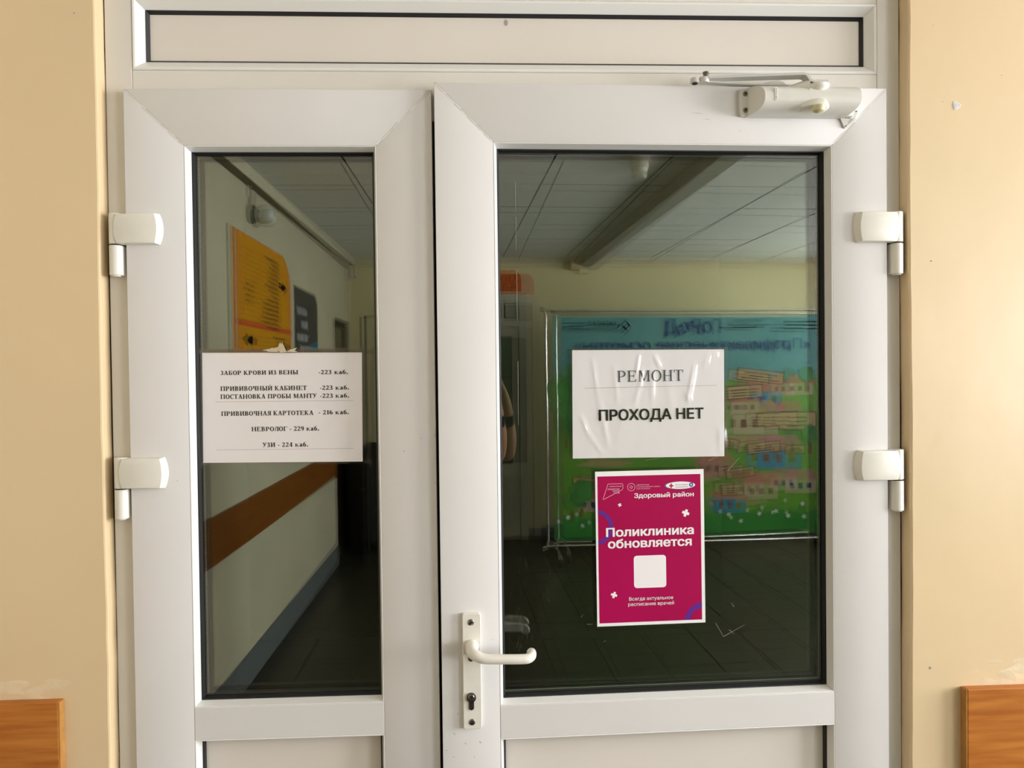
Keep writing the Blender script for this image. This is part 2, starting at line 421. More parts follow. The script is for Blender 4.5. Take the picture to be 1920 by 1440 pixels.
# front wall with the door opening: irregular plaster arrises on the reveal
def front_wall():
    b = bmesh.new(); N = 44
    xl = lambda z: -.6745 + .0012 * math.sin(z * 7) + random.uniform(-.0007, .0007)
    xr = lambda z: .8195 + .0012 * math.sin(z * 5 + 1) + random.uniform(-.0008, .0008)
    zt = 2.36
    zs = [zt * i / N for i in range(N + 1)]
    for side, fx, xo in ((0, xl, XL - .1), (1, xr, XR + .1)):
        prev = None
        for z in zs:
            x = fx(z); s = 1 if side == 0 else -1
            row = [b.verts.new(p) for p in ((xo, YF, z), (x - s * .0035, YF, z), (x - s * .001, YF + .0012, z), (x, YF + .004, z), (x + s * .0005, .16, z))]
            if prev:
                for i in range(4):
                    q = (prev[i], prev[i + 1], row[i + 1], row[i])
                    b.faces.new(q if side == 0 else tuple(reversed(q)))
            prev = row
    v = [b.verts.new(p) for p in ((XL - .1, YF, zt), (XR + .1, YF, zt), (XR + .1, YF, ZC + .1), (XL - .1, YF, ZC + .1), (XL - .1, .16, zt), (XR + .1, .16, zt))]
    b.faces.new((v[0], v[1], v[2], v[3])); b.faces.new((v[4], v[5], v[1], v[0]))
    return b
wf = room('wall_front', front_wall(), WALL, 'cream gloss painted wall with the white double door set in it', 'wall')
def chip(cx, cz, s, m, y=YF - .0006, nm='plaster_chip'):
    b = prism([(cx - .45 * s, cz + .5 * s), (cx - .2 * s, cz + .56 * s), (cx + .5 * s, cz + .1 * s), (cx + .42 * s, cz - .08 * s), (cx - .1 * s, cz - .5 * s), (cx - .35 * s, cz - .45 * s), (cx - .55 * s, cz)], y, YF + .001, bev=s * .06)
    return obj(nm, b, m, wf)
chip(.912, 2.0925, .018, PLASTER)
chip(.9095, 2.092, .009, mat('chip_core', (.60, .56, .58), .8), y=YF - .0012, nm='chip_core')
for cx, cz, s in ((.858, 1.0255, .005), (.862, 1.80, .003), (.868, 2.243, .002), (.872, 2.06, .0015), (.885, 2.10, .002), (-.71, 2.25, .003), (-.80, 1.13, .002), (1.0, 2.15, .0015)):
    chip(cx, cz, s, SCUFF if s > .0029 else PATCH, nm='paint_nick')

def patch(x0, x1, z0, z1, seed):                                   # rough filler worked in above the boards
    b = bmesh.new(); nx, nz = 46, 16; r = random.Random(seed); rows = []
    from mathutils import noise
    for j in range(nz + 1):
        row = []
        for i in range(nx + 1):
            u, w = i / nx, j / nz
            x, z = x0 + (x1 - x0) * u, z0 + (z1 - z0) * w
            e = min(1, 5 * min(u, 1 - u)) * min(1, 4 * (1 - w)) if True else 1
            h = noise.noise(Vector((x * 22 + seed, z * 60, seed))) * .5 + .5
            row.append(b.verts.new((x, YF + 0.0006 - .0030 * e * max(0, h - .25), z)))
        rows.append(row)
    for A, B in zip(rows, rows[1:]):
        for i in range(nx): b.faces.new((A[i], A[i + 1], B[i + 1], B[i]))
    return b
obj('filler_patch', patch(-1.05, -.70, 1.018, 1.062, 3), PATCH, wf, smooth='all')
obj('filler_patch', patch(.90, 1.22, .988, 1.045, 9), PATCH, wf, smooth='all')

# left wall with a doorway recess near the back
def wall_left():
    b = bmesh.new()
    box(XL - .12, XL, -4.95, .16, -.02, ZC + .1, bm=b)
    box(XL - .12, XL, YB - .1, -4.95, 2.08, ZC + .1, bm=b)
    box(XL - .12, XL, YB - .1, YB + .05, -.02, 2.08, bm=b)
    return b
room('wall_left', wall_left(), WALL2, 'pale painted side wall seen mirrored in the narrow door pane', 'wall')
room('wall_back', box(XL - .1, XR + .1, YB - .12, YB, -.02, ZC + .1), WALL3, 'yellow wall at the far end of the room, mirrored in the glass', 'wall')
def wall_right():
    b = bmesh.new(); x0, x1 = XR, XR + .14
    wins = ((-2.08, -.12), (-5.10, -3.10))
    box(x0, x1, YB - .1, .16, -.02, .95, bm=b); box(x0, x1, YB - .1, .16, 2.5, ZC + .1, bm=b)
    box(x0, x1, -.12, .16, .95, 2.5, bm=b); box(x0, x1, -3.10, -2.08, .95, 2.5, bm=b); box(x0, x1, YB - .1, -5.10, .95, 2.5, bm=b)
    return b
room('wall_right', wall_right(), WALL3, 'yellow side wall with a window and an added second one, out of view on the right', 'wall')
for k, (y0, y1) in enumerate(((-2.08, -.12), (-5.10, -3.10))):  # the second window is added, unseen, to let in fill light
    w = empty('window_%d' % (k + 1), (XR + .05, (y0 + y1) / 2, .95), label='daylit window in the right wall, the %s the doors' % ('one nearer' if k == 0 else 'one farther from'), cat='window', kind='structure')
    hy = (y1 - y0) / 2
    b = bmesh.new()
    for q in ((-hy, -hy + .06), (hy - .06, hy), (-.04, .04)): box(-.03, .03, q[0], q[1], 0, 1.55, bm=b)
    box(-.03, .03, -hy, hy, 0, .06, bm=b); box(-.03, .03, -hy, hy, 1.49, 1.55, bm=b)
    obj('window_frame', b, PVC, w)
    for s in (-1, 1):
        obj('pane', box(-.002, .002, min(s * .04, s * (hy - .06)), max(s * .04, s * (hy - .06)), .06, 1.49), WPANE, w)
    obj('window_sill', box(-.20, .02, -hy - .03, hy + .03, -.03, 0, .006), PVC, w)

# ceiling of separate panels, floor of separate tiles
ceil_ = room('ceiling', box(XL - .1, XR + .1, YB - .1, .16, ZC, ZC + .12), JOINT, 'suspended ceiling of grey white square panels, mirrored in the glass', 'ceiling')
cx_ = [-1.225, -.68, -.08, .52, 1.12, 1.31, 1.96, 2.56, 3.16, 3.76, 4.30]
cy_ = [-.012, -.55, -1.15, -1.75, -2.35, -2.95, -3.55, -4.15, -4.75, -5.35, -5.75]
cache = {}
for x0, x1 in zip(cx_, cx_[1:]):
    for y1, y0 in zip(cy_, cy_[1:]):
        k = (round(x1 - x0, 3), round(y1 - y0, 3))
        if k not in cache:
            o = obj('ceiling_panel', box(-k[0] / 2 + .005, k[0] / 2 - .005, -k[1] / 2 + .005, k[1] / 2 - .005, -.012, 0), (TILEC, JOINT), ceil_); cache[k] = o.data
            for p in o.data.polygons: p.material_index = 0 if abs(p.normal.z) > .5 else 1  # panel sides coloured dark to stand for the shadow gaps
        else:
            o = bpy.data.objects.new('ceiling_panel', cache[k]); COL.objects.link(o); o.parent = ceil_
        o.location = ((x0 + x1) / 2, (y0 + y1) / 2, ZC - random.uniform(0, .002))
floor_ = room('floor', box(XL - .1, XR + .1, YB - .1, .16, -.06, -.006), GROUT, 'dark brown tiled floor, mirrored in the lower door glass', 'floor')
tb = box(-.147, .147, -.147, .147, -.006, 0); tile0 = obj('floor_tile', tb, FLOORT, floor_); tme = tile0.data
rest = bmesh.new(); cnt = 0; first = True
xs = [-1.14 + .3 * i for i in range(18)] + []
for j in range(19):
    for i in range(19):
        cx, cy = -1.14 + .3 * i + .15 - .15, -.17 - .3 * j
        cx = -1.14 + .3 * i + .0
        if cx - .147 < XL - .09 or cx + .147 > XR + .09 or cy < YB - .09: continue
        if cy < -1.8 and cnt < 260:
            if first: o = tile0; first = False
            else: o = bpy.data.objects.new('floor_tile', tme); COL.objects.link(o); o.parent = floor_
            o.location = (cx, cy, random.uniform(-.0006, .0006)); cnt += 1
        else: box(cx - .147, cx + .147, cy - .147, cy + .147, -.006, 0, bm=rest)
obj('floor_tile_field', rest, FLOORT, floor_, kind='stuff')
room('baseboard_left', box(XL, XL + .012, -4.93, -.02, 0, .158), PLINTH, 'grey plinth along the foot of the pale side wall', 'baseboard')
tag(bpy.context.scene.objects['baseboard_left'], cat='baseboard')
room('baseboard_back', box(.72, XR, YB, YB + .012, 0, .10), PLINTH, 'grey plinth along the foot of the far yellow wall', 'baseboard')

# boxed trunking along the left wall and ceiling duct over the banner side
bt = bmesh.new(); box(XL, XL + .045, YB + .0, -.02, 2.612, ZC - .013, .003, bm=bt)
t2 = empty('trim_2', (0, 0, 0), label='cream boxed trunking running along the top of the pale side wall', cat='trunking', kind='structure')
obj('boxing', bt, WALL2, t2)
obj('lip', box(XL + .002, XL + .052, YB + .02, -.02, 2.604, 2.612), mat('lip_brown', (.16, .13, .07), .6), t2)  # thin brown strip under the boxing
obj('end_cap', box(XL, XL + .07, -5.72, -5.64, 2.50, 2.612, .004), WALL2, t2)
t3 = empty('trim_3', (0, 0, 0), label='dark edged ceiling duct running from the far wall toward the doors', cat='duct', kind='structure')
obj('duct', box(1.25, 1.37, YB + .02, -.02, 2.60, ZC - .013, .004), mat('duct_paint', (.50, .49, .40), .6, var=.1), t3)
obj('duct_end', box(1.16, 1.27, YB, YB + .10, 2.56, 2.68, .004), WALL3, t3)
room('trim_4', box(XL + .1, XR, YB, YB + .02, 2.63, 2.655, .003), WALL2, 'thin pale cable trunking along the top of the far yellow wall', 'trunking')

# ------------------------------------------------------------------ dark corridor behind the doors
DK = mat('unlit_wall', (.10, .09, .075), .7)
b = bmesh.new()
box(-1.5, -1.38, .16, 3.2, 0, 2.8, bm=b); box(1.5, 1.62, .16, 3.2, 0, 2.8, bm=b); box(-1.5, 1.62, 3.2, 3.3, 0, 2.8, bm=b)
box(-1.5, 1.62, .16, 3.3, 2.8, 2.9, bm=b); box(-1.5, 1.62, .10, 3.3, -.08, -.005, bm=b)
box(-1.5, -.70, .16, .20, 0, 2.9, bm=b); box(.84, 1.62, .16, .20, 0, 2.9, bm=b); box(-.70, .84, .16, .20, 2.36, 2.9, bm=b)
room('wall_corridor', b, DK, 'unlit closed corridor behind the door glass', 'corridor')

# ------------------------------------------------------------------ profile rings (mitred)
def ring(parent, names, rect, prof, m, smooth=False, gap=0.0, loc=None):
    """rect x0,x1,z0,z1; prof closed polygon of (inset, y). Four mitred pieces: left right bottom top"""
    x0, x1, z0, z1 = rect; out = []
    def P(side, end, ins, y):
        # end 0/1 along the piece
        g = gap
        if side == 'L': return (x0 + ins, y, (z0 + ins + g) if end == 0 else (z1 - ins - g))
        if side == 'R': return (x1 - ins, y, (z0 + ins + g) if end == 0 else (z1 - ins - g))
        if side == 'B': return ((x0 + ins + g) if end == 0 else (x1 - ins - g), y, z0 + ins)
        return ((x0 + ins + g) if end == 0 else (x1 - ins - g), y, z1 - ins)
    for side, nm in zip('LRBT', names):
        if nm is None: continue
        b = bmesh.new()
        A = [b.verts.new(P(side, 0, i, y)) for i, y in prof]; B = [b.verts.new(P(side, 1, i, y)) for i, y in prof]
        n = len(prof); b.faces.new(A); b.faces.new(list(reversed(B)))
        for i in range(n): b.faces.new((A[i], B[i], B[(i + 1) % n], A[(i + 1) % n]))
        bmesh.ops.recalc_face_normals(b, faces=list(b.faces))
        out.append(obj(nm, b, m, parent))
    return out

# ------------------------------------------------------------------ door frame and transom light
fr = empty('trim_1', (0, 0, 0), label='white plastic door frame with a solid panel above the two leaves', cat='door frame', kind='structure')
FY = .018
for x0, x1 in ((-.6722, -.6243), (.7740, .8176)):
    obj('jamb', box(x0, x1, FY, .085, 0, 2.36, .0012), PVC_FRAME, fr)
obj('jamb_gap', box(-.6752, -.6722, FY + .003, .1, .9, 2.36), DARK, fr)
obj('jamb_gap', box(.8176, .8212, FY + .003, .1, .9, 2.36), DARK, fr)
obj('crossbar', box(-.6238, .7735, FY, .085, 2.070, 2.1618, .0010), PVC_FRAME, fr)
obj('head', box(-.6238, .7735, FY, .085, 2.2965, 2.36, .0010), PVC_FRAME, fr)
TR = (-.6232, .7736, 2.1622, 2.2962)
ring(fr, ('bead', 'bead', 'bead', 'bead'), TR, [(0, FY + .0005), (.0022, FY - .0012), (.0052, FY - .0006), (.0195, FY + .0135), (.0195, FY + .03), (0, FY + .03)], BEAD, gap=.0002)
I = .0195
ring(fr, ('gasket',) * 4, (TR[0] + I, TR[1] - I, TR[2] + I, TR[3] - I), [(0, FY + .0125), (.005, FY + .020), (.005, FY + .03), (0, FY + .03)], RUBBER)
obj('infill_panel', box(TR[0] + I + .0045, TR[1] - I - .0045, FY + .020, FY + .045, TR[2] + I + .0045, TR[3] - I - .0045, .0008), PANEL, fr)
obj('stain', prism(circ(.064, 2.263, .0035, 10, .006), FY + .0195, FY + .0205), SCUFF, fr)
obj('threshold', box(-.62, .77, .0, .085, 0, .02, .002), ARMM, fr)

# ------------------------------------------------------------------ the two leaves
def leaf(name, piv, rz, x0, x1, zt, ox0, ox1, oz0, oz1, mr0, label, rx, rzv):
    d = empty(name, (piv, 0, 0), rz, label=label, cat='door', kind='structure')
    zb = .03
    w = ox0 - x0
    ww = [ox0 - x0, x1 - ox1, .12, zt - oz1]
    # four outer members with their own widths, mitred at the corners
    def member(nm, quad):
        b = bmesh.new(); F = [b.verts.new((x, .0, z)) for x, z in quad]; K = [b.verts.new((x, .068, z)) for x, z in quad]
        b.faces.new(F); b.faces.new(list(reversed(K)))
        for i in range(4): b.faces.new((F[i], K[i], K[(i + 1) % 4], F[(i + 1) % 4]))
        bmesh.ops.recalc_face_normals(b, faces=list(b.faces))
        fe = [e for e in b.edges if all(abs(v.co.y) < 1e-6 for v in e.verts)]
        bmesh.ops.bevel(b, geom=fe, offset=.0009, segments=2, affect='EDGES', profile=.5)
        return obj(nm, b, PVC, d, smooth=True)
    g = .00025
    ob = .15
    member('stile', [(x0, zb), (ox0, zb + .12), (ox0, oz1 - g), (x0, zt - g)])
    member('stile', [(x1, zb), (x1, zt - g), (ox1, oz1 - g), (ox1, zb + .12)])
    member('top_rail', [(x0 + g, zt), (ox0 + g, oz1), (ox1 - g, oz1), (x1 - g, zt)])
    member('bottom_rail', [(x0 + g, zb), (x1 - g, zb), (ox1 - g, zb + .12 - g), (ox0 + g, zb + .12 - g)])
    obj('mid_rail', box(ox0 + .0004, ox1 - .0004, .0, .066, mr0, oz0, .0009), PVC, d)
    bead = [(0, .0012), (.0012, .0), (.0022, .0004), (.0072, .0195), (.0072, .028), (0, .028)]
    up = (ox0, ox1, oz0, oz1); lo = (ox0, ox1, zb + .12, mr0)
    for R_ in (up, lo):
        ring(d, ('glazing_bead',) * 4, R_, bead, BEAD, gap=.0002)
        i = .0072; r2 = (R_[0] + i, R_[1] - i, R_[2] + i, R_[3] - i)
        ring(d, ('gasket',) * 4, r2, [(0, .0185), (.0018, .019), (.0042, .0275), (.0042, .0285), (0, .0285)], RUBBER)
    i = .0112
    G = (up[0] + i, up[1] - i, up[2] + i, up[3] - i)
    # spacer between the panes, back gasket
    ring(d, ('spacer_bar',) * 4, (G[0] - .008, G[1] + .008, G[2] - .008, G[3] + .008), [(0, .0325), (.0085, .0325), (.0085, .0495), (0, .0495)], SPACER)
    ring(d, ('back_gasket',) * 4, (G[0] - .009, G[1] + .009, G[2] - .009, G[3] + .009), [(0, .056), (.009, .056), (.009, .066), (0, .066)], RUBBER)
    pane = obj('glass_pane', box(G[0] - .003, G[1] + .003, .0286, .0322, G[2] - .003, G[3] + .003), PANE, d)
    # the rear pane has bowed a little toward the room
    b = bmesh.new(); nx, nz = 16, 20; cx, cz = (G[0] + G[1]) / 2, (G[2] + G[3]) / 2
    L = [[], []]
    for s, yy in ((0, .0500), (1, .0535)):
        for j in range(nz + 1):
            row = []
            for k in range(nx + 1):
                x = G[0] - .003 + (G[1] - G[0] + .006) * k / nx; z = G[2] - .003 + (G[3] - G[2] + .006) * j / nz
                dy = (x - cx) ** 2 / (2 * rx) + (z - cz) ** 2 / (2 * rzv) - .0025
                row.append(b.verts.new((x, yy + dy, z)))
            L[s].append(row)
    for j in range(nz):
        for k in range(nx):
            b.faces.new((L[0][j][k], L[0][j][k + 1], L[0][j + 1][k + 1], L[0][j + 1][k]))
            b.faces.new((L[1][j][k + 1], L[1][j][k], L[1][j + 1][k], L[1][j + 1][k + 1]))
    obj('glass_pane', b, PANEB, d, smooth='all')
    i = .0112
    lp = (lo[0] + i - .0006, lo[1] - i + .0006, lo[2] + i, lo[3] - i + .0004)
    obj('infill_panel', box(lp[0], lp[1], .027, .055, lp[2], lp[3], .0008), PANEL, d)
    # weld scars on the two upper mitres
    for (ax, az, bx_, bz_) in ((x0, zt, ox0, oz1), (x1, zt, ox1, oz1)):
        v = Vector((bx_ - ax, 0, bz_ - az)); L_ = v.length; v.normalize(); n_ = Vector((-v.z, 0, v.x)) * .0012
        b = bmesh.new(); a = Vector((ax, 0, az)) + v * .004; c = Vector((bx_, 0, bz_)) - v * .002
        for o0, mm in ((-.0002, 0), ):
            q = [a + n_ + Vector((0, -.00012, 0)), c + n_ + Vector((0, -.00012, 0)), c - n_ + Vector((0, -.00012, 0)), a - n_ + Vector((0, -.00012, 0))]
            b.faces.new([b.verts.new(p) for p in q])
        obj('weld_seam', b, SCAR, d)
        b = bmesh.new()
        for sgn in (-1.15, 1.1):
            n2 = Vector((-v.z, 0, v.x)) * (.0012 * sgn); t0 = 0
            while t0 < L_ - .01:
                l_ = random.uniform(.02, .05); a2 = a + v * t0 + n2; c2 = a + v * min(L_ - .008, t0 + l_) + n2; t0 += l_ + random.uniform(0, .015)
                wv = Vector((-v.z, 0, v.x)) * random.uniform(.0003, .0007); yo = Vector((0, -.0002, 0))
                b.faces.new([b.verts.new(p + yo) for p in (a2 + wv, c2 + wv * .4, c2 - wv * .4, a2 - wv)])
        obj('weld_scratch', b, SEAM, d, kind='stuff')
    return d, G

DL, GL = leaf('door_1', -.64, -.004, .0070, .5625, 2.121, .1127, .4605, .9880, 2.0190, .9285,
              'narrow white glazed door leaf on the left, hinged at its left side', 30, 160)
DR, GR = leaf('door_2', .78, .0227, -.8515, .0026, 2.1285, -.7450, -.1043, .9810, 2.0213, .9200,
              'wide white glazed door leaf on the right with handle and closer', 22, 100)
# meeting edge behind the gap
obj('astragal', box(.5625, .575, .022, .066, .03, 2.115), DARK, DL)

# hinges
def hinge(parent, sx, xb, z0, z1, zl, y=0.0):
    """sx = +1: barrel on the left and the cover toward +x. xb barrel outer edge"""
    h = empty('hinge', (0, 0, 0), parent=parent)
    X = lambda u: xb + sx * u
    H_ = z1 - z0
    def cover(l, r, bl, br, ins):
        P = []
        for i in range(9):
            t = i / 8; P.append((X(r + br * math.sin(PI * t) ** .8), z0 + ins + (H_ - 2 * ins) * t))
        for i in range(9):
            t = 1 - i / 8; P.append((X(l - bl * math.sin(PI * t) ** .8), z0 + ins + (H_ - 2 * ins) * t))
        return P
    b = prism(cover(.012, .0915, .000, .0065, 0), y - .0135, y + .0005, front=cover(.0195, .0865, .0062, .004, .0016), bev=.0012, seg=2)
    obj('hinge_cover', b, CREAMPL, h, smooth=True)
    # upper knuckle
    def knuckle(za, zb, nm, m):
        pr = [(0, za), (.0108, za), (.0118, za + .001), (.0118, zb - .001), (.0108, zb), (0, zb)]
        b = lathe([(r, z) for r, z in pr], 'z', 28, (X(.0125), y + .0005, 0))
        box(X(.0125) - .0118, X(.0125) + .0118, y - .000, y + .0175, za + .0006, zb - .0006, bm=b)
        obj(nm, b, m, h, smooth=True)
    knuckle(z0 + .0012, z1 + .0005, 'hinge_knuckle', CREAMPL)
    obj('hinge_gap', lathe([(0, z0 - .0014), (.0100, z0 - .0014), (.0100, z0 + .0012), (0, z0 + .0012)], 'z', 20, (X(.0125), y + .0005, 0)), DARK, h)
    knuckle(zl, z0 - .0012, 'hinge_barrel', CREAMPL)
    obj('hinge_pin', lathe([(0, zl - .002), (.0075, zl - .002), (.0085, zl), (0, zl)], 'z', 20, (X(.0115), y + .0005, 0)), CREAMPL, h, smooth=True)
    return h
hinge(DL, 1, -.0235, 1.8385, 1.8945, 1.7835)
hinge(DL, 1, -.0225, 1.3955, 1.4520, 1.3410)
hinge(DR, -1, .0338, 1.8365, 1.8945, 1.7775)
hinge(DR, -1, .0335, 1.3850, 1.4430, 1.3265)

# ------------------------------------------------------------------ handle
hd = empty('door_handle', (0, 0, 0), parent=DR)
obj('backplate', prism(rrect(-.8128, -.7790, .9445, 1.1578, .0045), -.0085, .0004, bev=.0010), HANDLE, hd)
def screw(parent, x, y, z, r, m=STEEL):
    b = lathe([(0, y + .001), (r, y + .001), (r, y - .0004), (r * .8, y - .0011), (0, y - .0014)], 'y', 20, (x, 0, z))
    s = obj('screw', b, m, parent, smooth=True)
    return s
def cross(parent, x, y, z, r):
    b = bmesh.new()
    for a in (.5, .5 + PI / 2):
        c, s = math.cos(a), math.sin(a); q = []
        for u, v in ((-r, -r * .28), (r, -r * .28), (r, r * .28), (-r, r * .28)): q.append(b.verts.new((x + u * c - v * s, y - .0002 * (a > 1), z + u * s + v * c)))
        b.faces.new(q)
    return obj('screw_slot', b, DARK, parent)
for z in (1.1418, .9576): screw(hd, -.7972, -.0085, z, .0060); cross(hd, -.7972, -.0101, z, .0032)
screw(hd, -.7975, -.0085, 1.0752, .0056, DARKSTEEL)
b = prism(circ(-.7980, 1.0035, .0088, 28), -.0125, -.008, bev=.001, seg=2)
obj('lock_cylinder', b, DARKSTEEL, hd, smooth=True)
obj('lock_body', prism(rrect(-.8030, -.7930, .9800, 1.003, (.005, .005, 0, 0)), -.0105, -.008, bev=.0006), DARKSTEEL, hd)
obj('lock_plug', prism(circ(-.7980, 1.0045, .0056, 24), -.0137, -.012, bev=.0008), STEEL, hd, smooth=True)
obj('keyhole', prism(rrect(-.7986, -.7974, 1.0012, 1.0078, .0004), -.0141, -.0135), DARK, hd)
obj('handle_rose', lathe([(0, -.0075), (.0122, -.0075), (.0128, -.009), (.0128, -.0105), (.0115, -.0125), (0, -.0125)], 'y', 28, (-.7962, 0, 1.0975)), HANDLE, hd, smooth=True)
pth = smooth_path([(-.7962, -.010, 1.0975), (-.7962, -.028, 1.0975), (-.7945, -.040, 1.0968), (-.786, -.0500, 1.0935), (-.772, -.0540, 1.0905), (-.745, -.0550, 1.0893), (-.712, -.0550, 1.0882), (-.6975, -.0530, 1.0880), (-.6905, -.0460, 1.0890), (-.6885, -.036, 1.0898), (-.6885, -.026, 1.0900)], 5)
n_ = len(pth); rad = [.0122 - .0034 * min(1, i / (n_ * .42)) for i in range(n_)]; rad[-1] = .0062; rad[-2] = .0082
obj('lever', tube(pth, rad, 20), HANDLE, hd, smooth=True)

# ------------------------------------------------------------------ door closer
cl = empty('door_closer', (0, 0, 0), parent=DR)
z0c, z1c = 2.0700, 2.1222
def arcx(x, k, zc=2.098, h=.0278):
    return [(x - k * (1 - ((2 * t / 8) - 1) ** 2), z0c + (z1c - z0c) * t / 8) for t in range(9)]
# end plate with the two screws
P = [(-.2515, z0c + .001), (-.2515, z1c - .0005), (-.2805, z1c - .001), (-.2838, z1c - .0045), (-.2852, 2.100), (-.2838, z0c + .006), (-.2815, z0c + .001)]
obj('end_plate', prism(list(reversed(P)), -.0085, .0003, bev=.001, seg=2), ENAMEL, cl, smooth=True)
for z in (2.1120, 2.0820): screw(cl, -.2748, -.0085, z, .0050); cross(cl, -.2748, -.0102, z, .0029)
# body: convex bar, both ends cut back in a curve
def closer_body():
    b = bmesh.new(); nx, na = 30, 18; rows = []
    cz, hz = (z0c + z1c) / 2, (z1c - z0c) / 2
    for j in range(na + 1):
        a = -PI / 2 + PI * j / na; s, c = math.sin(a), math.cos(a)
        z = cz + hz * (abs(s) ** .85) * (1 if s > 0 else -1); dep = .0445 * (abs(c) ** .62) if 0 < j < na else 0
        xl = -.2735 + .022 * (dep / .0445) ** 1.3; xr = -.0775 + .004 - .008 * (1 if s < 0 else .2) * abs(s) ** 2
        xr = -.0700 - .0135 * max(0, -s) ** 2 - .002 * max(0, s) ** 4 
        rows.append([b.verts.new((xl + (xr - xl) * i / nx, .0 - dep, z)) for i in range(nx + 1)])
    for A, B in zip(rows, rows[1:]):
        for i in range(nx): b.faces.new((A[i], A[i + 1], B[i + 1], B[i]))
    b.faces.new([r[0] for r in rows]); b.faces.new([r[-1] for r in reversed(rows)])
    bmesh.ops.recalc_face_normals(b, faces=list(b.faces)); return b
obj('closer_body', closer_body(), ENAMEL, cl, smooth=True)
bb = bmesh.new(); prism(rrect(-.2340, -.2288, 2.0880, 2.1110, .0014), -.0452, -.030, bm=bb)
lb = obj('type_plate', bb, mat('type_plate', (.82, .80, .76), .4), cl)
b = bmesh.new()
for k in range(6): box(-.2328, -.2300, -.0457, -.0451, 2.0900 + k * .0034, 2.0917 + k * .0034, bm=b)
obj('plate_print', b, SCUFF, lb, kind='stuff')
def dome(cx, cz, up, m=ENAMEL):
    """teardrop hump over the spindle; up=+1 top, -1 bottom"""
    b = bmesh.new(); n = 24; rows = []
    for j in range(9):
        t = j / 8; row = []
        for i in range(n):
            a = 2 * PI * i / n; c, s = math.cos(a), math.sin(a)
            rx = (.0225 if c > 0 else .048) * (1 - t) ** .5
            rz_ = (.0235 if s * up < 0 else .0085) * (1 - t) ** .55
            row.append(b.verts.new((cx + rx * c, -.014 - .0400 * t ** .55, cz + rz_ * s)))
        rows.append(row)
    for A, B in zip(rows, rows[1:]):
        for i in range(n): b.faces.new((A[i], B[i], B[(i + 1) % n], A[(i + 1) % n]))
    b.faces.new(rows[0]); bmesh.ops.remove_doubles(b, verts=list(b.verts), dist=1e-6); bmesh.ops.recalc_face_normals(b, faces=list(b.faces)); return b
SPX = -.1475
# upper spindle hump: flat top disc with a rounded underside
obj('spindle_hump', lathe([(0, 2.1020), (.005, 2.1028), (.0125, 2.1080), (.0185, 2.1145), (.0205, 2.1185), (.0205, 2.1205), (.018, 2.1216), (0, 2.1218)], 'z', 32, (SPX + .001, -.030, 0)), CREAMPL, cl, smooth=True)
b = tube(smooth_path([(-.200, -.024, 2.1175), (-.182, -.0275, 2.1175), (-.165, -.030, 2.1165)], 5), [.003 + .0012 * i for i in range(11)], 12)
obj('hump_fillet', b, CREAMPL, cl, smooth=True)
obj('lower_hood', dome(SPX + .001, 2.0790, -1), CREAMPL, cl, smooth=True)
obj('valve_cap', lathe([(0, 2.0648), (.006, 2.0652), (.0105, 2.0680), (.0122, 2.0730), (.0120, 2.0775), (0, 2.0800)], 'z', 26, (SPX - .006, -.0470, 0)), YELLOWCAP, cl, smooth=True)
# mounting bracket tab showing at the right
obj('mounting_tab', prism([(-.090, 2.0705), (-.0615, 2.0705), (-.0555, 2.0845), (-.0575, 2.0860), (-.064, 2.0835), (-.0790, 2.0530), (-.0800, 2.0520), (-.0830, 2.0540)], -.0035, .0003, bev=.0004), ARMM, cl)
obj('mounting_block', prism([(-.088, 2.0712), (-.0710, 2.0712), (-.0680, 2.0790), (-.0705, 2.0850), (-.080, 2.0800)], -.014, .0, bev=.0008), CREAMPL, cl)
screw(cl, -.0755, -.014, 2.0805, .0024, DARKSTEEL); screw(cl, -.0790, -.0035, 2.0555, .0013, DARKSTEEL); screw(cl, -.0585, -.0035, 2.0838, .0013, DARKSTEEL)
# main arm: one folded flat bar with a Z bend by the spindle (bar seen edge-on)
def flatbar(path, width, th, bm=None, widths=None):
    """path of (x,y,z); bar flat in plan; width across y"""
    b = bm or bmesh.new(); P = [Vector(p) for p in path]; rows = []
    for i, p in enumerate(P):
        d = (P[min(i + 1, len(P) - 1)] - P[max(i - 1, 0)]).normalized()
        hd_ = Vector((d.x, d.y, 0)).normalized() if abs(d.x) + abs(d.y) > 1e-6 else Vector((1, 0, 0))
        s = Vector((-hd_.y, hd_.x, 0)); up = d.cross(s).normalized() * -1
        if up.z < 0: up = -up
        k = (widths[i] if widths else width) / 2
        rows.append([b.verts.new(p + s * a * k + up * c * th / 2) for a, c in ((-1, -1), (1, -1), (1, 1), (-1, 1))])
    b.faces.new(rows[0]); b.faces.new(list(reversed(rows[-1])))
    for A, B in zip(rows, rows[1:]):
        for i in range(4): b.faces.new((A[i], B[i], B[(i + 1) % 4], A[(i + 1) % 4]))
    bmesh.ops.recalc_face_normals(b, faces=list(b.faces))
    return b
main = [(SPX + .015, -.032, 2.1245), (SPX - .010, -.031, 2.1245), (SPX - .0165, -.0305, 2.1262), (SPX - .0235, -.030, 2.1368), (SPX - .030, -.0296, 2.1384), (-.30, -.022, 2.1356), (-.352, -.019, 2.1342)]
obj('closer_arm', flatbar(main, .023, .0046, widths=[.023, .023, .023, .023, .023, .019, .016]), ARMM, cl)
obj('arm_screw', lathe([(0, 2.1266), (.0055, 2.1266), (.0055, 2.1292), (.0042, 2.1302), (0, 2.1302)], 'z', 20, (SPX, -.031, 0)), STEEL, cl, smooth=True)
obj('arm_link', flatbar([(-.366, -.012, 2.1310), (-.30, -.003, 2.1312), (-.20, .003, 2.1312), (-.180, .005, 2.1312)], .014, .003), ARMM, cl)
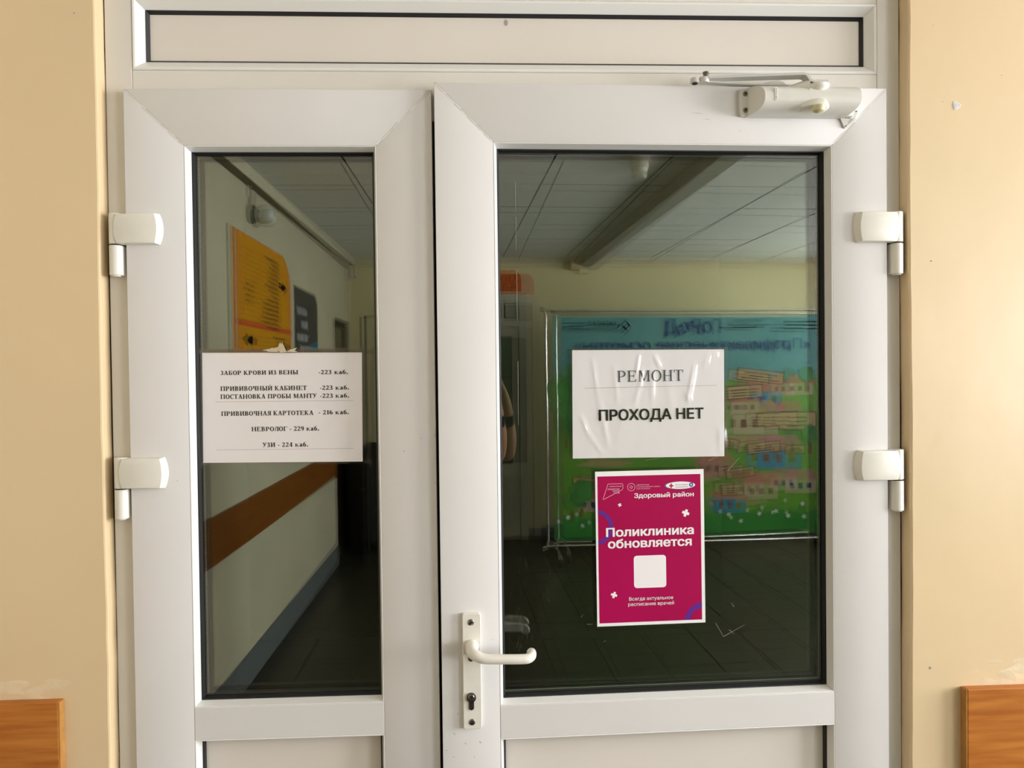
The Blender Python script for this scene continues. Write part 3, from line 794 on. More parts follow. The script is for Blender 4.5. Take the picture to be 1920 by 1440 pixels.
obj('arm_shoe', prism([(-.262, 2.1290), (-.183, 2.1290), (-.196, 2.1400), (-.205, 2.1430), (-.228, 2.1400), (-.245, 2.1330)], .004, .0065, bev=.0004), ARMM, cl)
obj('elbow_joint', lathe([(0, 2.1265), (.0095, 2.1265), (.0102, 2.1290), (.0088, 2.1360), (.0045, 2.1375), (0, 2.1375)], 'z', 24, (-.357, -.019, 0)), ARMM, cl, smooth=True)
obj('elbow_bolt', lathe([(0, 2.135), (.0046, 2.135), (.0046, 2.1430), (.0056, 2.1432), (.0056, 2.1465), (.0040, 2.1473), (0, 2.1473)], 'z', 20, (-.353, -.019, 0)), DARKSTEEL, cl, smooth=True)
obj('elbow_joint', lathe([(0, 2.1260), (.0080, 2.1260), (.0090, 2.1275), (.0082, 2.1345), (.0045, 2.1355), (0, 2.1355)], 'z', 24, (-.3735, -.0185, 0)), ARMM, cl, smooth=True)
obj('elbow_pin', lathe([(0, 2.1245), (.0050, 2.1245), (.0050, 2.1262), (0, 2.1262)], 'z', 18, (-.3735, -.0185, 0)), DARK, cl)
obj('arm_rivet', lathe([(0, 2.1368), (.0050, 2.1368), (.0040, 2.1400), (0, 2.1406)], 'z', 18, (-.3165, -.015, 0)), DARKSTEEL, cl, smooth=True)

# scuffs on the wide leaf
b = bmesh.new()
def stroke(b, x, z, l, a, w, y=-.00025):
    c, s = math.cos(a), math.sin(a)
    b.faces.new([b.verts.new((x + u * c - v * s, y, z + u * s + v * c)) for u, v in ((0, -w * .3), (l * .6, -w), (l, 0), (l * .5, w))])
for x, z, l, a, w in ((-.832, .936, .006, -.9, .0007), (-.812, .917, .007, -.8, .0008), (-.785, .918, .007, -.7, .0009), (-.848, .905, .006, -.6, .0006), (-.846, 1.1, .006, -.6, .0005), (-.835, .892, .007, -.5, .0005),
                      (-.378, 2.079, .030, -.08, .0003), (-.356, 2.068, .020, -.1, .0003), (-.286, 2.047, .008, -.2, .0003), (-.795, .89, .004, -1, .0006), (-.825, .968, .006, .9, .0006), (-.76, 1.105, .005, .1, .0003)):
    stroke(b, x, z, l, a, w)
obj('scuff_mark', b, SCUFF, DR, kind='stuff')
b = bmesh.new()
for x, z, l, a, w in ((.502, 1.453, .005, 1.2, .0008), (.534, 1.478, .004, .5, .0006), (.560, 1.486, .005, -1.2, .0007), (.560, 1.4, .007, -1.3, .0005), (.09, 1.41, .004, -1.3, .0006)):
    stroke(b, x, z, l, a, w)
obj('scuff_mark', b, SCUFF, DL, kind='stuff')
# old tape residue and scratches on the glass
b = bmesh.new(); yg = .02845
def hair(x0, z0, x1, z1, w=.0004):
    d = Vector((x1 - x0, 0, z1 - z0)).normalized(); n = Vector((-d.z, 0, d.x)) * w
    b.faces.new([b.verts.new(Vector(p) + q) for p, q in (((x0, yg, z0), n), ((x1, yg, z1), n * .5), ((x1, yg, z1), -n * .5), ((x0, yg, z0), -n))])
for s in ((-.703, 1.955, -.703, 1.90), (-.7025, 1.89, -.7025, 1.83), (-.7025, 1.79, -.702, 1.70), (-.702, 1.62, -.7025, 1.50)): hair(*s, .00035)
for s in ((-.3265, 1.112, -.311, 1.085), (-.311, 1.085, -.270, 1.106), (-.30, 1.405, -.277, 1.43), (-.588, 1.132, -.583, 1.137), (-.576, 1.118, -.566, 1.118), (-.545, 1.083, -.540, 1.086), (-.338, 1.425, -.318, 1.433), (-.29, 1.142, -.295, 1.150), (-.30, 1.098, -.29, 1.090), (-.42, 1.435, -.46, 1.428)): hair(*s, .00028)
r_ = random.Random(4)
for k in range(36):
    x, z = r_.uniform(-.725, -.64), r_.uniform(1.06, 1.24); a = r_.uniform(1.1, 2.1); l = r_.uniform(.004, .02)
    hair(x, z, x + l * math.cos(a), z + l * math.sin(a), .00006)
obj('glass_scratch', b, SCRATCH, DR, kind='stuff')

# ------------------------------------------------------------------ notices on the glass
def sheet_grid(x0, x1, z0, z1, fy, nx=60, nz=44, th=.00025):
    b = bmesh.new(); rows = []
    for j in range(nz + 1):
        rows.append([b.verts.new((x0 + (x1 - x0) * i / nx, fy(i / nx, j / nz), z0 + (z1 - z0) * j / nz)) for i in range(nx + 1)])
    for A, B in zip(rows, rows[1:]):
        for i in range(nx): b.faces.new((A[i], A[i + 1], B[i + 1], B[i]))
    return b
def place(leafo, cx, cz, rot, y=.0278):
    """empty lying on the leaf's glass (top-level: it is only taped on)"""
    o = bpy.data.objects.new('notice', None); COL.objects.link(o)
    o.matrix_world = Matrix.Translation(leafo.location) @ Matrix.Rotation(leafo.rotation_euler.z, 4, 'Z') @ Matrix.Translation((cx, y, cz)) @ Matrix.Rotation(-rot, 4, 'Y')
    o.empty_display_size = .05
    return o

# ---- left: list of rooms
N1 = place(DL, .2762, 1.5385, -.0085); N1.name = 'room_list_notice'
tag(N1, 'white notice listing room numbers in a plastic sleeve on the narrow pane', 'notice')
w, h = .2955, .2055
obj('paper', box(-w / 2, w / 2, -.0006, -.0002, -h / 2, h / 2), PAPER, N1)
from mathutils import noise as mnoise
def wr1(u, v): return -.0012 - .0006 * mnoise.noise(Vector((u * 5 + v * 3, v * 2.2, 1))) - .0004 * mnoise.noise(Vector((u * 11 - v * 6, v * 3, 7)))
obj('sleeve', sheet_grid(-w / 2 - .004, w / 2 + .0165, -h / 2 - .004, h / 2 + .004, wr1), SLEEVE, N1, smooth='all')
def mm(px, pz):  # crop measures of the notice: 0..1440 x 0..985 -> metres from the centre
    return (-w / 2 + px * w / 1440, h / 2 - pz * h / 985)
lines = [('ЗАБОР КРОВИ ИЗ ВЕНЫ', 163, 860, 200, 38), ('-223 каб.', 1045, 1307, 196, 38), ('ПРИВИВОЧНЫЙ КАБИНЕТ', 160, 938, 342, 40), ('-223 каб.', 1055, 1316, 336, 38),
         ('ПОСТАНОВКА ПРОБЫ МАНТУ', 160, 1026, 414, 40), ('-223 каб.', 1057, 1316, 408, 38), ('ПРИВИВОЧНАЯ КАРТОТЕКА', 165, 996, 566, 40), ('- 216 каб.', 1042, 1313, 558, 38),
         ('НЕВРОЛОГ - 229 каб.', 436, 1042, 706, 40), ('УЗИ - 224 каб.', 536, 942, 848, 40)]
for s, xa, xb, zb, cp in lines:
    a, zz = mm(xa, zb); bq, _ = mm(xb, zb)
    serif('lettering', s, a, bq, zz, cp * h / 985, INK, -.00075, N1, tw=.215, tn=.095, rot=.006)
for za in (440, 872):
    a, z_ = mm(115, za); q, _ = mm(1358, za)
    obj('ruled_line', sheet([(a, z_), (q, z_ + .0012), (q, z_ + .0016), (a, z_ + .0004)], -.0007), GREYINK, N1)
# tape over the top edge with a crumpled scrap, and a torn corner
obj('tape', box(-w / 2 - .006, w / 2 + .020, -.0022, -.0020, h / 2 - .0015, h / 2 + .008), TAPE, N1)
b = bmesh.new(); r_ = random.Random(2)
for pts in (((-.036, .107), (-.005, .113), (-.012, .1035)), ((-.012, .104), (-.003, .122), (.006, .105)), ((-.004, .103), (.000, .1225), (.009, .1035)), ((.004, .104), (.028, .112), (.022, .104)), ((-.028, .1045), (-.018, .1125), (-.008, .1035)), ((.010, .104), (.017, .109), (.030, .1035))):
    b.faces.new([b.verts.new((p[0], -.0026 - r_.uniform(0, .003), p[1])) for p in pts])
obj('tape_scrap', b, mat('yellowed_tape', (.62, .54, .38), .4), N1)
b = bmesh.new()
for pts in (((.149, -.100), (.166, -.099), (.1655, -.118), (.160, -.108)), ((-.150, -.100), (-.145, -.103), (-.152, -.115)), ((-.138, -.106), (-.134, -.104), (-.139, -.113))):
    b.faces.new([b.verts.new((p[0], -.0026, p[1])) for p in pts])
obj('tape_corner', b, TAPE, N1, kind='stuff')

# ---- wide pane: no way through
N2 = place(DR, -.4530, 1.5365, -.0045); N2.name = 'repair_notice'
tag(N2, 'crinkled white notice in a plastic sleeve with two big printed lines on the wide pane', 'notice')
w, h = .2955, .2050
def crease(u, v, u0, v0, u1, v1, wd):
    d = Vector((u1 - u0, v1 - v0)); L = d.length; d /= L; p = Vector((u - u0, v - v0)); t = p.dot(d)
    if t < 0 or t > L: return 0
    e = abs(p.x * d.y - p.y * d.x); f = math.sin(PI * t / L)
    return f * math.exp(-(e / wd) ** 2)
CR = [(.44, .98, .41, .70, .007, 1), (.46, .85, .44, .62, .008, .6), (.53, .97, .58, .80, .008, .8), (.13, .95, .17, .55, .010, .6), (.17, .60, .24, .05, .014, .6), (.05, .42, .12, .18, .012, .7), (.80, .88, .75, .48, .006, 1), (.74, .62, .77, .50, .006, .8),
      (.52, .85, .52, .45, .012, .5), (.27, .9, .30, .45, .010, .4), (.44, .70, .40, .45, .012, .5), (.89, .97, .86, .80, .007, .5), (.93, .98, .93, .9, .006, .6), (.62, .8, .66, .3, .02, .3), (.10, .25, .20, .02, .012, .5), (.97, .3, .97, .02, .012, .6), (.36, .6, .30, .15, .02, .3)]
def wr2(u, v):
    y = -.0034 - .0007 * mnoise.noise(Vector((u * 6, v * 1.6, 3))) - .0004 * mnoise.noise(Vector((u * 15, v * 3.5, 5)))
    for a, b_, c, d_, wd, k in CR: y -= .0016 * 1.7 * k * crease(u, v, a, b_, c, d_, wd * 1.3)
    return y
def pw(u, v): return -.0006 - max(0, (-wr2(u, v) - .0012)) * .45
obj('paper', sheet_grid(-.1470, .1460, -h / 2, h / 2, pw, 110, 70), mat('paper_crinkled', (.77, .745, .755), .6), N2, smooth='all')
obj('sleeve', sheet_grid(-.1525, .1530, -h / 2 - .0015, h / 2 + .0030, wr2, 150, 90), SLEEVE, N2, smooth='all')
def m2(px, pz): return (-.1470 + (px - 125) * .293 / 1685, h / 2 - (pz - 95) * h / 1185)
a, zz = m2(622, 447); q, _ = m2(1352, 447)
serif('lettering', 'РЕМОНТ', a, q, zz, 122 * h / 1185, mat('soft_ink', (.05, .045, .05), .5), -.0026, N2, tw=.125, tn=.055, rot=.0105, gap=.11)
a, zz = m2(414, 868); q, _ = m2(1578, 868)
text('lettering', 'ПРОХОДА НЕТ', a, q, zz, 116 * h / 1185, INK, -.0026, N2, off=.030, rot=.0105)
a, zz = m2(258, 512); q, _ = m2(1722, 512)
obj('ruled_line', sheet([(a, zz), (q, zz + .0031), (q, zz + .0035), (a, zz + .0004)], -.0026), GREYINK, N2)
obj('tape', box(-.150, .153, -.0062, -.0060, h / 2 - .001, h / 2 + .004), TAPE, N2)

# ---- wide pane: magenta poster
N3 = place(DR, -.4523, 1.2614, .0045); N3.name = 'magenta_poster'
tag(N3, 'magenta poster with white border and big white headline on the wide pane', 'poster')
w, h = .2100, .2955
obj('sheet', box(-w / 2, w / 2, -.0005, -.0002, -h / 2, h / 2), PAPERW, N3)
MX = lambda mmx: -w / 2 + mmx / 1000
MZ = lambda mmz: h / 2 - mmz / 1000
fx0, fx1, fz0, fz1 = 4.2, 203.5, 9.3, 289.5
obj('print_ground', sheet([(MX(fx0), MZ(fz1)), (MX(fx1), MZ(fz1)), (MX(fx1), MZ(fz0)), (MX(fx0), MZ(fz0))], -.0006), MAGENTA, N3)
def clipring(cx, cz, r0, r1, y, m):
    b = bmesh.new(); n = 72
    for i in range(n):
        a0, a1 = 2 * PI * i / n, 2 * PI * (i + 1) / n
        P = [(cx + r * math.cos(a), cz + r * math.sin(a)) for a, r in ((a0, r0), (a0, r1), (a1, r1), (a1, r0))]
        P = [(min(max(x, fx0), fx1), min(max(z, fz0), fz1)) for x, z in P]
        ar = sum(P[k][0] * P[(k + 1) % 4][1] - P[(k + 1) % 4][0] * P[k][1] for k in range(4))
        if abs(ar) < .05: continue
        b.faces.new([b.verts.new((MX(x), y, MZ(z))) for x, z in P])
    return obj('purple_ring', b, m, N3)
clipring(0, 106, 25.5, 33.5, -.00065, PURPLE)
clipring(205.5, 292, 25, 36, -.00065, PURPLE)
text('lettering', 'Поликлиника', MX(19.2), MX(189.5), MZ(124.5), .0163, WHITEINK, -.0008, N3, off=.034, rot=.004)
text('lettering', 'обновляется', MX(22.5), MX(185.0), MZ(146.5), .0165, WHITEINK, -.0008, N3, off=.034, rot=.004)
text('lettering', 'Здоровый район', MX(74.5), MX(190.2), MZ(51.8), .0086, WHITEINK, -.0008, N3, off=.026, rot=.002)
text('lettering', 'Всегда актуальное', MX(62), MX(147.5), MZ(248.0), .0066, WHITEINK, -.0008, N3, off=.004, rot=.003)
text('lettering', 'расписание врачей', MX(60), MX(149), MZ(258.3), .0066, WHITEINK, -.0008, N3, off=.004, rot=.003)
obj('code_box', sheet([(MX(x), MZ(z)) for x, z in rrect(72, 134.5, 162.5, 224.5, 6)], -.0007), WHITEINK, N3)
def plus(cx, cz, r, a):
    b = bmesh.new()
    for k, q in enumerate((a, a + PI / 2)):
        c, s = math.cos(q), math.sin(q)
        b.faces.new([b.verts.new((MX(cx + u * c - v * s), -.0008 - k * 2e-5, MZ(cz + u * s + v * c))) for u, v in ((-r, -r * .36), (r, -r * .36), (r, r * .36), (-r, r * .36))])
    obj('small_cross', b, WHITEINK, N3)
plus(46.5, 64.5, 3.4, .4); plus(174, 83.5, 7, .35); plus(33, 236, 6, .3)
# three emblems along the top
def outline(P, wd, m, nm='emblem_outline'):
    b = bmesh.new(); n = len(P)
    for i in range(n):
        p, q = Vector(P[i]), Vector(P[(i + 1) % n]); d = (q - p).normalized(); nn = Vector((-d.y, d.x)) * wd / 2
        b.faces.new([b.verts.new((MX(v.x), -.0008, MZ(v.y))) for v in (p + nn, q + nn, q - nn, p - nn)])
    return obj(nm, b, m, N3)
outline([(24.5, 24), (51.5, 24), (53, 26), (53, 33), (51, 36), (15, 53.5), (14.5, 52.5)], .8, PINKLINE)
text('lettering', 'НАЦИОНАЛЬНЫЕ', MX(26.5), MX(50.5), MZ(29.6), .0018, PINKLINE, -.00082, N3, off=.03)
text('lettering', 'ПРИОРИТЕТНЫЕ', MX(23.5), MX(46.5), MZ(35.4), .0026, PINKLINE, -.00082, N3, off=.03)
text('lettering', 'ПРОЕКТЫ', MX(33), MX(46.5), MZ(38.9), .0024, PINKLINE, -.00082, N3, off=.03)
text('lettering', 'РОССИИ', MX(35), MX(46.5), MZ(42.4), .0024, PINKLINE, -.00082, N3, off=.03)
outline([(69 + 7.2 * math.cos(2 * PI * i / 32), 31 + 7.2 * math.sin(2 * PI * i / 32)) for i in range(32)], .8, PINKLINE)
outline([(69, 28), (72, 31), (69, 34), (66, 31)], .8, PINKLINE)
for i, (s, e) in enumerate((('АДМИНИСТРАЦИЯ', 103.5), ('КРАСНОГВАРДЕЙСКОГО РАЙОНА', 124.5), ('САНКТ-ПЕТЕРБУРГА', 105.5))):
    text('lettering', s, MX(79), MX(e), MZ(28.2 + 3.7 * i), .0019, PINKLINE, -.00082, N3, off=.02)
obj('emblem_rim', sheet([(MX(x), MZ(z)) for x, z in circ(163, 30.2, 29.5, 40, 7.6)], -.00072), BLUEINK, N3)
obj('emblem_field', sheet([(MX(x), MZ(z)) for x, z in circ(164.5, 30, 28.5, 40, 7.0)], -.00078), WHITEINK, N3)
b = bmesh.new()
for k, (u, v) in enumerate(((4.2, 1.4), (1.4, 4.2))): b.faces.new([b.verts.new((MX(146.5 + a * u), -.00084 - k * 1e-5, MZ(30.5 + c * v))) for a, c in ((-1, -1), (1, -1), (1, 1), (-1, 1))])
obj('red_cross', b, REDINK, N3)
obj('blue_disc', sheet([(MX(x), MZ(z)) for x, z in circ(185.2, 29.5, 4.1, 24)], -.00084), BLUEINK, N3)
obj('disc_centre', sheet([(MX(x), MZ(z)) for x, z in circ(185.2, 29.5, 1.6, 16)], -.00088), WHITEINK, N3)
text('lettering', '«Детская городская', MX(154), MX(178.5), MZ(29.8), .0022, INK, -.00084, N3)
text('lettering', 'поликлиника № 68»', MX(154), MX(178.5), MZ(34.2), .0022, INK, -.00084, N3)

# ------------------------------------------------------------------ wooden wall boards either side of the door
def board(x0, x1, zt, label):
    e = empty('wall_board', ((x0 + x1) / 2, YF, zt - .22), label=label, cat='board', group=None)
    hw = (x1 - x0) / 2
    obj('plank', box(-hw + .002, hw - .002, -.018, -.0002, .0, .22, .0018, seg=2), WOOD, e)
    s = 1 if x0 < 0 else -1
    xe = s * hw
    obj('edge_band', box(min(xe, xe - s * .0022), max(xe, xe - s * .0022), -.0172, -.0006, .001, .219), WOODEDGE, e)
    return e
board(-1.223, -.7530, 1.0195, 'orange brown wooden wall board left of the doors, cut off at the corner')
board(.9165, 4.28, .9895, 'orange brown wooden wall board right of the doors')

# ------------------------------------------------------------------ things seen only in the reflection
# long board on the left wall
sb = empty('wall_board', (XL, -2.45, .745), label='long brown handrail board along the pale side wall, mirrored in the narrow pane', cat='board')
obj('plank', box(.0, .022, -2.40, 2.42, 0, .215, .002), mat('brown_laminate', (.25, .085, .012), .45, spec=.2, c2=(.17, .05, .007), vscale=3, stretch=(3, 1, 20)), sb)

# bulkhead lamp
lp = empty('wall_lamp', (XL, -2.63, 2.425), label='small glass jar lamp hanging from a conduit on the pale side wall', cat='lamp')
JAR = mat('jar_glass', (.62, .66, .62), .08, coat=.6)
obj('base', lathe([(0, .0), (.045, .0), (.050, .012), (.050, .03), (.035, .04), (0, .04)], 'x', 24, (0, 0, .03)), mat('lamp_base', (.20, .20, .17), .5), lp, smooth=True)
obj('glass_jar', lathe([(0, .04), (.038, .04), (.048, .06), (.050, .09), (.043, .115), (.025, .132), (0, .137)], 'x', 24, (0, 0, .03)), JAR, lp, smooth=True)
obj('conduit', cyl((.012, 0, .07), (.012, 0, .255), .009, n=12), mat('conduit_paint', (.36, .34, .25), .5), lp, smooth=True)
obj('conduit', cyl((.010, .03, .12), (.010, .03, .255), .005, n=10), lp.children[-1].data.materials[0], lp, smooth=True)

# orange directory sign
OR1 = mat('orange_print', (.70, .30, .006), .5, spec=.15); OR2 = mat('dark_orange_print', (.76, .24, .008), .4); OR3 = mat('red_orange_print', (.72, .10, .008), .4)
BR = mat('brown_print', (.11, .05, .006), .5)
sg = empty('directory_sign', (XL, -2.865, 1.70), PI / 2, label='orange directory sign with brown rows and arrows on the pale side wall', cat='sign')
SW, SH = 1.13, .635
obj('backing', prism(rrect(-SW / 2 - .012, SW / 2 + .03, -.008, SH + .005, (.05, .03, .0, .22), 10), -.010, 0), mat('sign_edge', (.42, .42, .34), .5), sg)
obj('orange_face', prism(rrect(-SW / 2, SW / 2, 0, SH, (.04, .04, 0, .22), 10), -.012, -.010), OR2, sg)
obj('yellow_field', sheet(rrect(-SW / 2 + .06, SW / 2 - .09, .02, SH - .01, (.03, .02, 0, .18), 10), -.0125), OR1, sg)
obj('red_band', sheet([(-SW / 2, .155), (SW / 2 - .02, .155), (SW / 2 - .02, .185), (-SW / 2, .185)], -.0128), OR3, sg)
def rows(parent, n, zt, dz, x0, x1, name, seed, m):
    r = random.Random(seed); b = bmesh.new()
    for k in range(n):
        z = zt - k * dz; x = x0; e = x0 + (x1 - x0) * r.uniform(.45, 1)
        while x < e:
            l = r.uniform(.02, .06); box(x, min(e, x + l), -.0134, -.0130, z, z + dz * .36, bm=b); x += l + .008
        box(x0, SW / 2 - .12, -.0134, -.0130, z - dz * .22, z - dz * .16, bm=b)
    return obj(name, b, m, parent, kind='stuff')
rows(sg, 16, SH - .07, .0265, -.28, .10, 'directory_rows', 5, BR)
rows(sg, 5, .115, .024, -.42, -.10, 'directory_rows', 6, BR)
rows(sg, 4, SH - .26, .03, .28, .40, 'directory_rows', 8, BR)
def arrow(parent, cx, cz, sx, sz, d):
    obj('arrow', sheet([(cx - d * sx, cz - sz * .55), (cx, cz - sz * .55), (cx, cz - sz), (cx + d * sx, cz), (cx, cz + sz), (cx, cz + sz * .55), (cx - d * sx, cz + sz * .55)], -.0138), INK, parent)
arrow(sg, -.375, .438, .08, .032, -1); arrow(sg, .33, .085, .09, .036, 1)

# dark blue poster
bp = empty('wall_poster', (XL, -3.93, 1.50), PI / 2, label='dark blue poster with white text lines beyond the orange sign', cat='poster')
obj('sheet', prism(rrect(-.34, .36, 0, .69, (.03, .0, .0, .10)), -.006, 0), mat('navy_print', (.035, .035, .05), .35), bp)
obj('blue_ground', sheet([(-.33, .01), (.35, .01), (.35, .20), (.1, .28), (-.33, .36)], -.0062), mat('blue_glow_print', (.01, .13, .26), .4), bp)
for s, x0, x1, z in (('СДЕЛАЙ', .02, .32, .51), ('УЗИ', .0, .2, .42), ('СЕГОДНЯ', .0, .32, .33), ('КАБИНЕТ', -.30, .24, .25)):
    b = bmesh.new(); n = len(s)
    r = random.Random(z)
    for i in range(n * 2): 
        xx = x0 + (x1 - x0) * i / (n * 2); box(xx, xx + (x1 - x0) / (n * 2) * r.uniform(.4, .8), -.0068, -.0063, z, z + .055 * r.uniform(.8, 1), bm=b)
    obj('text_row', b, mat('dull_white_print', (.45, .46, .47), .5), bp, kind='stuff')

# brown door in the left wall recess
dd = empty('door_3', (XL - .05, -5.33, 0), label='dull olive door with a dark lower half at the far end of the pale side wall', cat='door', kind='structure')
obj('door_slab', box(-.04, .0, -.35, .35, 0, 2.03, .003), mat('dull_olive_door', (.20, .18, .11), .5, var=.15), dd)  # shade of the recess put into the slab colour as olive
obj('lower_panel', box(0, .008, -.33, .33, .02, .98, .002), DARKWOOD, dd)
b = bmesh.new(); box(-.05, .03, -.38, -.35, 0, 2.08, bm=b); box(-.05, .03, .35, .38, 0, 2.08, bm=b); box(-.05, .03, -.35, .35, 2.03, 2.08, bm=b)
obj('door_frame', b, DARKWOOD, dd)
obj('door_handle', tube([(0, .27, 1.02), (.04, .27, 1.02), (.045, .20, 1.02)], .008, 10), STEEL, dd, smooth=True)

# old white glazed door in the back wall
bd = empty('door_4', (.23, YB, 0), PI, label='old white door with green glazing left of the banner, mirrored', cat='door', kind='structure')
# local +x is world -x
def rx(a, b_): return (.23 - b_, .23 - a)
b = bmesh.new()
for a, c, z0, z1 in ((.665, .735, 0, 2.345), (-.275, -.205, 0, 2.345), (-.205, .665, 2.275, 2.345), (-.205, .665, 2.03, 2.095)):
    q = rx(a, c); box(q[0], q[1], -.045, 0, z0, z1, .002, bm=b)
obj('door_frame', b, WHITEDOOR, bd)
q = rx(-.205, .665); obj('transom_board', box(q[0], q[1], -.025, 0, 2.095, 2.275), WHITEDOOR, bd)
for a, c in ((.53, .66), (.38, .50)):
    q = rx(a, c); o = obj('transom_light', box(q[0], q[1], -.030, -.025, 2.11, 2.255), mat('dusty_pane', (.30, .31, .26), .3), bd)
    outb = bmesh.new()
    for (u0, u1, z0, z1) in ((q[0], q[0] + .006, 2.11, 2.255), (q[1] - .006, q[1], 2.11, 2.255), (q[0], q[1], 2.11, 2.116), (q[0], q[1], 2.249, 2.255)): box(u0, u1, -.033, -.030, z0, z1, bm=outb)
    obj('pane_border', outb, DARK, o)
q = rx(-.20, .66); obj('door_slab', box(q[0], q[1], -.032, 0, .01, 2.03, .003), WHITEDOOR, bd)
q = rx(.02, .585); o = obj('glazing', box(q[0], q[1], -.036, -.032, .74, 1.93), GREENGLASS, bd)
outb = bmesh.new()
for (u0, u1, z0, z1) in ((q[0] - .008, q[0], .73, 1.94), (q[1], q[1] + .008, .73, 1.94), (q[0], q[1], .73, .74), (q[0], q[1], 1.93, 1.94), (q[0], q[1], 1.55, 1.558)): box(u0, u1, -.040, -.032, z0, z1, bm=outb)
obj('glazing_border', outb, DARK, o)
q = rx(-.10, .56); obj('kick_panel', box(q[0], q[1], -.036, -.032, .12, .60, .003), mat('kick_panel', (.42, .40, .33), .6), bd)
hs = empty('door_sign', (.23, YB, 2.366), PI, label='red orange sign with rounded top above the old white door', cat='sign')
q = rx(-.20, .693)
obj('sign_face', prism(rrect(q[0], q[1], 0, .20, (.0, .0, .09, .09), 8), -.012, 0), mat('red_orange_sign', (.70, .13, .012), .4), hs)
text('lettering', 'Процедурный', q[0] + .05, q[1] - .05, .105, .045, BR, -.0125, hs)
text('lettering', 'кабинет', q[0] + .05, q[0] + .55, .03, .05, BR, -.0125, hs)

# smoke detector
sd = empty('smoke_detector', (.955, -2.38, ZC - .012), label='round white smoke detector on the ceiling, mirrored in the wide pane', cat='detector')
obj('base', lathe([(0, 0), (.055, 0), (.055, -.022), (0, -.022)], 'z', 24), CREAMPL, sd, smooth=True)
obj('head', lathe([(0, -.022), (.044, -.022), (.046, -.055), (.036, -.075), (0, -.078)], 'z', 24), CREAMPL, sd, smooth=True)

# second display board by the dark door (its edge shows beside the narrow stile)
ds = empty('display_stand', (-.62, -5.15, 0), PI, label='free standing black framed board on feet beside the dull olive door', cat='display board')
obj('panel', box(-.36, .36, -.012, .012, .12, 1.0), mat('black_board', (.015, .014, .012), .5), ds)
b = bmesh.new(); tube([(-.38, 0, .02), (-.38, 0, 2.10), (.38, 0, 2.10), (.38, 0, .02)], .012, 10, bm=b); obj('tube_frame', b, MATTEBLACK, ds)
for s in (-1, 1): obj('foot', box(s * .38 - .02, s * .38 + .02, -.17, .17, 0, .03, .004), MATTEBLACK, ds)

# low dark cabinet in the far corner
cb = empty('low_cabinet', (-1.085, -5.60, 0), label='low dark brown cabinet in the far corner under the yellow wall', cat='cabinet')
obj('body', box(-.125, .125, -.14, .145, .04, .90, .003), DARKWOOD, cb)
obj('top', box(-.13, .135, -.15, .148, .90, .93, .003), DARKWOOD, cb)
for s in (-1, 1):
    o = obj('door', box(s * .061 - .058, s * .061 + .058, .145, .157, .06, .88, .002), DARKWOOD, cb)
    obj('knob', lathe([(0, 0), (.005, 0), (.009, .012), (.007, .018), (0, .02)], 'y', 14, (s * .012, .157, .55)), STEEL, o, smooth=True)
obj('plinth', box(-.115, .115, -.13, .13, 0, .04), MATTEBLACK, cb)

# ------------------------------------------------------------------ big banner on a wheeled tube frame
bn = empty('banner_stand', (2.085, -4.90, 0), PI, label='large cartoon town banner on a wheeled tube frame, mirrored in the wide pane', cat='banner')
BW, BZ0, BZ1 = 1.275, .15, 2.105
tp = smooth_path([(-BW, 0, .30), (-BW, 0, 1.2), (-BW, 0, 2.06), (-BW + .05, 0, BZ1), (0, 0, BZ1), (BW - .05, 0, BZ1), (BW, 0, 2.06), (BW, 0, 1.2), (BW, 0, .18), (BW - .05, 0, .125), (0, 0, .125), (-BW + .05, 0, .125), (-BW, 0, .18), (-BW, 0, .30)], 4)
obj('tube_frame', tube([Vector((p[0], -.012, p[2])) for p in tp], .013, 10, cap=False), CHROME, bn, smooth=True)
SKY = mat('banner_sky', (.075, .28, .31), .5, c2=(.11, .33, .345), vscale=2)
GRN = mat('banner_green', (.08, .26, .02), .5, c2=(.14, .33, .03), vscale=2.5)
GRN2 = mat('banner_deep_green', (.02, .20, .03), .5, c2=(.04, .25, .035), vscale=6)
TREE = mat('banner_tree', (.025, .15, .03), .5, c2=(.07, .30, .05), vscale=8); TRUNK = mat('banner_trunk', (.16, .07, .03), .5)
NAVY = mat('banner_navy', (.006, .035, .20), .5); SIGNY = mat('banner_sign', (.42, .33, .15), .5); ROOF = mat('banner_roof', (.42, .17, .11), .5)
PATH = mat('banner_path', (.34, .28, .12), .5); BLU = mat('banner_blue', (.04, .22, .34), .5); HOUSE = mat('banner_house', (.42, .36, .22), .5); PNK = mat('banner_pink', (.40, .20, .17), .5)
FLW = mat('banner_flower', (.70, .78, .72), .5)
Y0 = -.020
obj('banner_sheet', box(-BW + .05, BW - .05, Y0 + .004, Y0 + .008, .165, 2.07), SKY, bn)
ART = [0]
def lay(y): ART[0] += 1; return Y0 + .004 - y * .0006 - ART[0] * 4e-5 if y > 2 else Y0 + .004 - y * .0006
def art(nm, pts, y, m, kind=None): return obj(nm, sheet(pts, lay(y)), m, bn, kind=kind)
hz = [(-BW + .05, .165), (BW - .05, .165)] + [(BW - .05 - (2 * BW - .1) * i / 24, 1.47 + .05 * math.sin(i * .9) + .03 * math.sin(i * 2.3)) for i in range(25)]
art('painted_hills', hz, 1, GRN)
art('painted_lawn', [(-BW + .05, .165), (BW - .05, .165)] + [(BW - .05 - (2 * BW - .1) * i / 24, .36 + .02 * math.sin(i * 1.7)) for i in range(25)], 2, GRN2)
